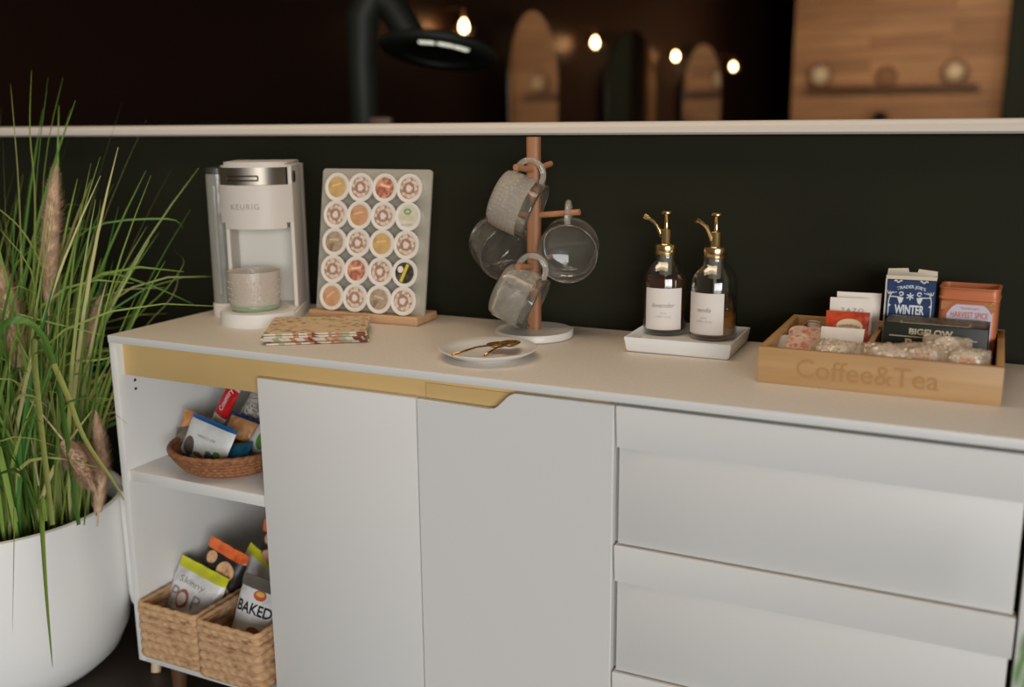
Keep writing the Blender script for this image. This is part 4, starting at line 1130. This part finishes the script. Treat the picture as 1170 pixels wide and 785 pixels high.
def plume(pts, r, seed, stem=.25):
    rp_ = random.Random(seed); mb = MB(); n = 16
    P = [Vector(p) for p in pts]
    def at(t):
        f = t * (len(P) - 1); i = min(int(f), len(P) - 2); return P[i].lerp(P[i + 1], f - i)
    mb.tube([at(i / n) for i in range(n + 1)], [max(.0012, r * .72 * (math.sin(PI * min(1, .12 + .88 * i / n)) ** .55)) for i in range(n + 1)], 12)
    for k in range(2200):
        t = rp_.random(); c = at(t); rad = max(.0015, r * (math.sin(PI * min(1, .12 + .88 * t)) ** .55))
        d = (P[-1] - P[0]).normalized(); v = Vector((rp_.gauss(0, 1), rp_.gauss(0, 1), rp_.gauss(0, 1))); v = (v - d * v.dot(d)).normalized()
        a = c + v * rad * .55; e = c + v * rad * rp_.uniform(.9, 1.6) + d * rp_.uniform(.008, .022)
        s = v.cross(d) * .0011
        mb.bm.faces.new((mb.bm.verts.new(a - s), mb.bm.verts.new(a + s), mb.bm.verts.new(e)))
    mb.tube([P[0] - (P[1] - P[0]).normalized() * stem, P[0]], .0018, 6)
    return mb.build('plume', PLM, plr, smooth=180)
def rel(px, py, D):
    q = dep(px, py, D); return (q.x - pcx, q.y - pcy, q.z)
plume([rel(56, 345, 2.12), rel(58, 270, 2.12), rel(63, 193, 2.12)], .024, 1)
plume([rel(22, 420, 2.08), rel(12, 360, 2.08), rel(-2, 302, 2.08)], .030, 2)
plume([rel(74, 505, 1.98), rel(88, 522, 1.96), rel(106, 556, 1.95)], .024, 3)
plume([rel(90, 420, 2.2), rel(104, 385, 2.2), rel(112, 345, 2.2)], .018, 4)
plume([rel(112, 585, 2.05), rel(116, 530, 2.05), rel(110, 478, 2.05)], .018, 5, .03)

# smaller planter on legs, tucked between the big planter and the sideboard
sp_ = thing('planter_stand', 'slim white planter on pale wooden legs squeezed beside the sideboard', 'planter', (-1.655, 1.572, 0))
MB().lathe([(0, .118), (.045, .118), (.068, .126), (.081, .146), (.084, .17), (.084, .41), (.082, .416), (.078, .414), (.078, .36), (0, .36)], 48).build('planter_pot', POT, sp_, smooth=60)
for q in (-68, 35, 152):
    a = R(q)
    MB().tube([(.055 * math.cos(a), .055 * math.sin(a), .124), (.098 * math.cos(a), .098 * math.sin(a), 0)], [.0155, .0105], 16).build('leg', PALEWOOD, sp_, smooth=60)
lv = MB()
gm = lv
for i in range(24):
    a = rg.uniform(0, 2 * PI); H = rg.uniform(.05, .16)
    if math.cos(a) > .3: H *= .5
    blade([(.03 * math.cos(a) + .05 * t * t * math.cos(a), .03 * math.sin(a) + .05 * t * t * math.sin(a), .355 + H * t) for t in [k / 5 for k in range(6)]], .008, a)
lv.build('leaves', M('dark_leaf', (58, 70, 44), .5), sp_, smooth=60)

# leafy plant at the near end of the sideboard
rp0 = Vector((.262, 1.00, 0))
lp_ = thing('leafy_plant', 'green broad-leaved plant at the drawer end of the sideboard', 'potted plant', rp0)
MB().lathe([(0, 0), (.08, 0), (.088, .006), (.105, .20), (.107, .21), (.102, .212), (.098, .20), (.098, .18), (0, .18)], 40).build('planter_pot', POT, lp_, smooth=60)
LEAFM = M('broad_leaf', (84, 120, 66), .4, c2=(118, 148, 92), scale=20)
def leaf(pts, w, name='leaf'):
    mb = MB(); n = len(pts) - 1; prev = None
    for i, p in enumerate(pts):
        p = Vector(p); t = i / n
        d = (Vector(pts[min(i + 1, n)]) - Vector(pts[max(i - 1, 0)])).normalized()
        side = d.cross(Vector((-.5, 1, .3))).normalized(); ww = w * max(.03, math.sin(PI * min(1, t * .92 + .06)) ** .9)
        cen = d.cross(side) * ww * .25
        r = [mb.bm.verts.new(p - side * ww), mb.bm.verts.new(p + cen), mb.bm.verts.new(p + side * ww)]
        if prev:
            mb.bm.faces.new((prev[0], prev[1], r[1], r[0])); mb.bm.faces.new((prev[1], prev[2], r[2], r[1]))
        prev = r
    return mb.build(name, LEAFM, lp_, smooth=80, subsurf=1)
def lrel(px, py, D): return dep(px, py, D) - rp0
leaf([lrel(1186, 700, 1.08), lrel(1178, 722, 1.08), lrel(1170, 742, 1.08), lrel(1166, 758, 1.08)], .009)
leaf([lrel(1178, 735, 1.06), lrel(1168, 752, 1.06), lrel(1161, 770, 1.06), lrel(1160, 788, 1.06)], .0065)
leaf([lrel(1176, 760, 1.08), lrel(1171, 775, 1.08), lrel(1169, 795, 1.08), lrel(1172, 812, 1.08)], .0065)
for i in range(7):
    a = R(-60 + 42 * i); H = .18 + .03 * (i % 3)
    leaf([Vector((.02 * math.cos(a), .02 * math.sin(a), .18)), Vector((.05 * math.cos(a), .05 * math.sin(a), .18 + H * .6)), Vector((.10 * math.cos(a), .10 * math.sin(a), .18 + H)), Vector((.15 * math.cos(a), .15 * math.sin(a), .18 + H * .95))], .018)
top_ = lrel(1192, 690, 1.09)
MB().tube([(0, 0, .17), (top_.x * .4, top_.y * .4, .17 + (top_.z - .17) * .6), tuple(top_)], .003, 8).build('stem', M('stem_green', (96, 118, 66), .5), lp_)

# ================================================================== SALON THINGS
# mirrors
MIR = M('mirror_silver', (196, 190, 178), .06, metal=1.0)
FRM = M('mirror_frame', (30, 22, 16), .4, metal=.4)
mpos = [((595, 12), 'tall arched wall mirror nearest the half wall, between the first two glowing lamps', 2.2, (w0.x, w0.y)), ((710, 33), 'tall arched wall mirror in the middle of the row, beside the second glowing lamp', -9, None), ((793, 50), 'tall arched wall mirror furthest along the dark wall, beside the third lamp', -9, None)]
for (q, lab, yaw, _) in mpos:
    # on the mirror wall: distance along the wall from its line of sight
    d = dep(q[0], q[1], 1) - Vector((0, 0, 1.2)); s_along = None
    a = (w0.x * wn.x + w0.y * wn.y) / (d.x * wn.x + d.y * wn.y)
    P = Vector((d.x * a, d.y * a, 0)) + wn * (.02 + (.09 if yaw else 0))
    t = thing('wall_mirror', lab, 'mirror', (P.x, P.y, 0), (0, 0, math.atan2(wd.y, wd.x) - PI + R(yaw)), 'arched mirrors on the dark salon wall')
    out = [(-.47, .35)] + [(.47, .35)] + [(.47 * math.cos(b), 1.55 + .57 * math.sin(b)) for b in [PI * i / 24 for i in range(25)]]
    inn_ = [(x * .975, .36 + (z - .35) * .988) for x, z in out]
    MB().prism(out, 0, .014).build('frame', FRM, t)
    MB().prism(inn_, .0142, .018).build('mirror_glass', MIR, t)
# lamps
BULB = M('bulb_glow', (255, 228, 186), .4, emit=30.0)
SH = clear_mat('lamp_glass', (250, 238, 220), .7, .05)
for i, q in enumerate(((530, 28), (680, 47), (772, 63), (838, 75))):
    P = dep(q[0], q[1], 1) - Vector((0, 0, 1.2)); P = Vector((0, 0, 1.2)) + P * (((w0 - Vector((0, 0, 0))).dot(wn) + .17) / (P.dot(wn)))
    foot = P - wn * ((P - w0).dot(wn)); D = (P - w0).dot(wn)
    t = thing('wall_lamp', ['glowing glass wall lamp nearest the half wall, above the black hood', 'glowing glass wall lamp second along the dark wall', 'glowing glass wall lamp third along the dark wall', 'glowing glass wall lamp furthest along the dark wall'][i], 'wall lamp', (P.x, P.y, P.z), (0, 0, 0), 'glowing wall lamps in the salon')
    b = MB().lathe([(0, -.052), (.016, -.048), (.027, -.034), (.030, -.018), (.026, .004), (.016, .022), (.013, .034), (0, .034)], 20).build('bulb', BULB, t, smooth=60)
    MB().lathe([(.016, .034), (.016, .075), (.012, .080), (0, .080)], 16).build('socket', M('lamp_brass', (150, 104, 60), .35, metal=.8), t, smooth=50)
    MB().lathe([(.020, .070), (.040, .062), (.066, .035), (.080, -.01), (.078, -.06), (.076, -.06), (.078, -.01), (.064, .033), (.039, .060)], 28).build('glass_shade', SH, t, smooth=60)
    wv = foot - P; wv.z = 0
    MB().tube([(0, 0, .078), (0, 0, .10), (wv.x * .3, wv.y * .3, .115), (wv.x * .97, wv.y * .97, .115)], .006, 8).build('arm', MATS['lamp_brass'], t)
# hood dryer
HB = M('salon_black', (32, 34, 28), .55, spec=.3); HB2 = M('salon_black_soft', (24, 25, 21), .6, spec=.3)
base = dep(417, 138, 4.0); base.z = 0
hd_ = thing('hood_dryer', 'black salon processor stand with tilted oval ring head', 'salon hood', (base.x, base.y, 0), (0, 0, y_))
colm = MB(); colm.tube([(0, 0, .08), (0, 0, 1.0), (-.004, 0, 1.45), (.005, 0, 1.62), (.06, 0, 1.72), (.16, 0, 1.735)], [.055, .055, .057, .066, .066, .052], 18)
colm.build('column', HB, hd_, smooth=60)
for k in range(5):
    a = 2 * PI * k / 5
    MB().tube([(.03 * math.cos(a), .03 * math.sin(a), .09), (.30 * math.cos(a), .30 * math.sin(a), .06)], [.025, .016], 10).tube([(.29 * math.cos(a), .29 * math.sin(a), .0), (.29 * math.cos(a), .29 * math.sin(a), .05)], .022, 12).build('foot', HB, hd_, smooth=50)
MB().tube([(.05, 0, 1.70), (.12, 0, 1.66), (.21, 0, 1.515)], [.055, .06, .06], 16).build('arm', HB2, hd_, smooth=60)
hrot = Euler((R(-12), R(7), 0)).to_matrix().to_4x4()
hm = Matrix.Translation((.30, 0, 1.487)) @ hrot
hh = MB().lathe([(.14, .022), (.20, .026), (.228, .014), (.236, 0), (.228, -.014), (.20, -.022), (.14, -.018)], 48, closed=True, mat=hm)
hhd = hh.build('ring_head', HB, hd_, smooth=60)
MB().lathe([(0, .012), (.15, .012), (.15, -.008), (0, -.008)], 36, mat=hm).build('inner_dish', HB2, hhd, smooth=40)
lens = MB()  # pale plates imitating white window light reflected under the head
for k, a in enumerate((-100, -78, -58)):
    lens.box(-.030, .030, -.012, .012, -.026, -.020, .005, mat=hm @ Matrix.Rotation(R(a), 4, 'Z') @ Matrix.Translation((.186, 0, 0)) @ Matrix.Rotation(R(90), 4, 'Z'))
lens.build('reflection_plates', M('reflection_glow', (226, 226, 206), .3, emit=.9), hhd)  # faint emission stands in for that reflection, not a lamp
MB().box(.02, .11, -.05, .05, 1.17, 1.235, .008).build('control_box', M('control_brown', (92, 64, 46), .5), hd_)
# wooden wall: shelf, three round ornaments, dark plant on a console
def wallpt(px, py, off=0.0):
    d = dep(px, py, 1) - Vector((0, 0, 1.2)); n = nw; a = (pl.xy.to_3d().dot(n)) / Vector((d.x, d.y, 0)).dot(n)
    return Vector((0, 0, 1.2)) + d * a + n * off
sA, sB = wallpt(925, 101), wallpt(1118, 95)
ang = math.atan2(dw.y, dw.x)
shz = (sA.z + sB.z) / 2
sL = (sB - sA).length
sh = MB().box(0, sL, -.20, -.002, -.03, .0, .004).build('wall_shelf', M('shelf_dark_wood', (104, 62, 36), .5), None, loc=(sA.x, sA.y, shz), rot=(0, 0, ang))
tag(sh, 'long dark wooden shelf on the plank wall', 'shelf')
ORN = M('ornament_pale', (214, 190, 150), .6); ORD = M('ornament_brown', (128, 84, 52), .6)
for (px, r, lab, dark) in ((939, .155, 'round pale spoked ornament at the dark-wall end of the shelf', 0), (1014, .120, 'smaller dark round ornament in the middle of the wall shelf', 1), (1091, .150, 'round pale spoked ornament at the slate-wall end of the shelf', 0)):
    P = wallpt(px, 95, .10); P.z = shz + r
    t = thing('round_ornament', lab, 'ornament', P, (0, 0, ang), 'round ornaments on the wall shelf')
    MB().tube([((r - .018) * math.cos(a), 0, (r - .018) * math.sin(a)) for a in [2 * PI * i / 40 for i in range(40)]], .018, 10, closed=True).build('ring', ORD, t, smooth=180)
    sk = MB()
    for k in range(6):
        a = PI * k / 6
        sk.box(-(r - .03), r - .03, -.010, .010, -.012 if not dark else -.006, .012 if not dark else .006, .002, mat=Matrix.Rotation(a, 4, 'Y'))
    sk.build('spokes', ORN if not dark else M('ornament_mid', (170, 126, 84), .6), t)
    MB().tube([(0, -.016, 0), (0, .016, 0)], r * .34 if not dark else r * .22, 20).build('hub', ORN if not dark else ORD, t)
cP = wallpt(1010, 133, .25)
cn = MB().box(-1.0, 1.0, -.22, .22, 1.02, 1.06, .004)
ct = thing('console_table', 'dark wooden console table against the plank wall, under the long shelf', 'table', (cP.x, cP.y, 0), (0, 0, ang))
cn.build('tabletop', MATS['shelf_dark_wood'], ct)
for sx_ in (-.95, .95):
    for sy_ in (-.18, .18): MB().box(sx_ - .025, sx_ + .025, sy_ - .025, sy_ + .025, 0, 1.02).build('leg', MATS['shelf_dark_wood'], ct)
pt = thing('small_plant', 'small dark bushy plant under the wall shelf', 'potted plant', (cP.x, cP.y, 1.06), (0, 0, 0))
MB().lathe([(0, 0), (.05, 0), (.065, .10), (.065, .17), (.055, .17), (0, .16)], 20).build('pot', M('dark_pot', (40, 36, 30), .6), pt, smooth=50)
gm = MB()
for i in range(130):
    a = rg.uniform(0, 2 * PI); L_ = rg.uniform(.06, .15); e = rg.uniform(.2, 1.3)
    blade([(.02 * math.cos(a) + L_ * math.cos(e) * t * math.cos(a), .02 * math.sin(a) + L_ * math.cos(e) * t * math.sin(a), .16 + L_ * math.sin(e) * t) for t in (0, .33, .66, 1)], .014, a)
gm.build('leaves', M('plant_dark_leaf', (22, 30, 20), .6), pt, smooth=60)

# ================================================================== LIGHT
def area(name, loc, target, sx, sy, power, col):
    l = bpy.data.lights.new(name, 'AREA'); l.shape = 'RECTANGLE'; l.size = sx; l.size_y = sy; l.energy = power; l.color = col
    o = bpy.data.objects.new(name, l); COL.objects.link(o); o.location = loc
    o.rotation_euler = (Vector(target) - Vector(loc)).to_track_quat('-Z', 'Y').to_euler()
    return o
area('window_daylight', (8.5, -11.5, 2.4), (-.8, 1.5, .7), 10.5, 5.0, 1700, (.985, .992, 1.0))
area('ceiling_warm', (-1.05, 1.22, 2.8), (-1.05, 1.6, .8), 2.2, .5, 18.5, (1.0, .77, .54))
area('salon_wood_wash', (-.9, 10.6, 2.9), (-1.0, 13.2, 1.5), 2.4, .4, 66, (1.0, .80, .60))
w = bpy.data.worlds.new('world'); scn.world = w; w.use_nodes = True
w.node_tree.nodes['Background'].inputs[0].default_value = (1.0, .9, .78, 1); w.node_tree.nodes['Background'].inputs[1].default_value = 0.10
scn.view_settings.view_transform = 'Standard'
scn.view_settings.look = 'None'
scn.view_settings.exposure = 0.0
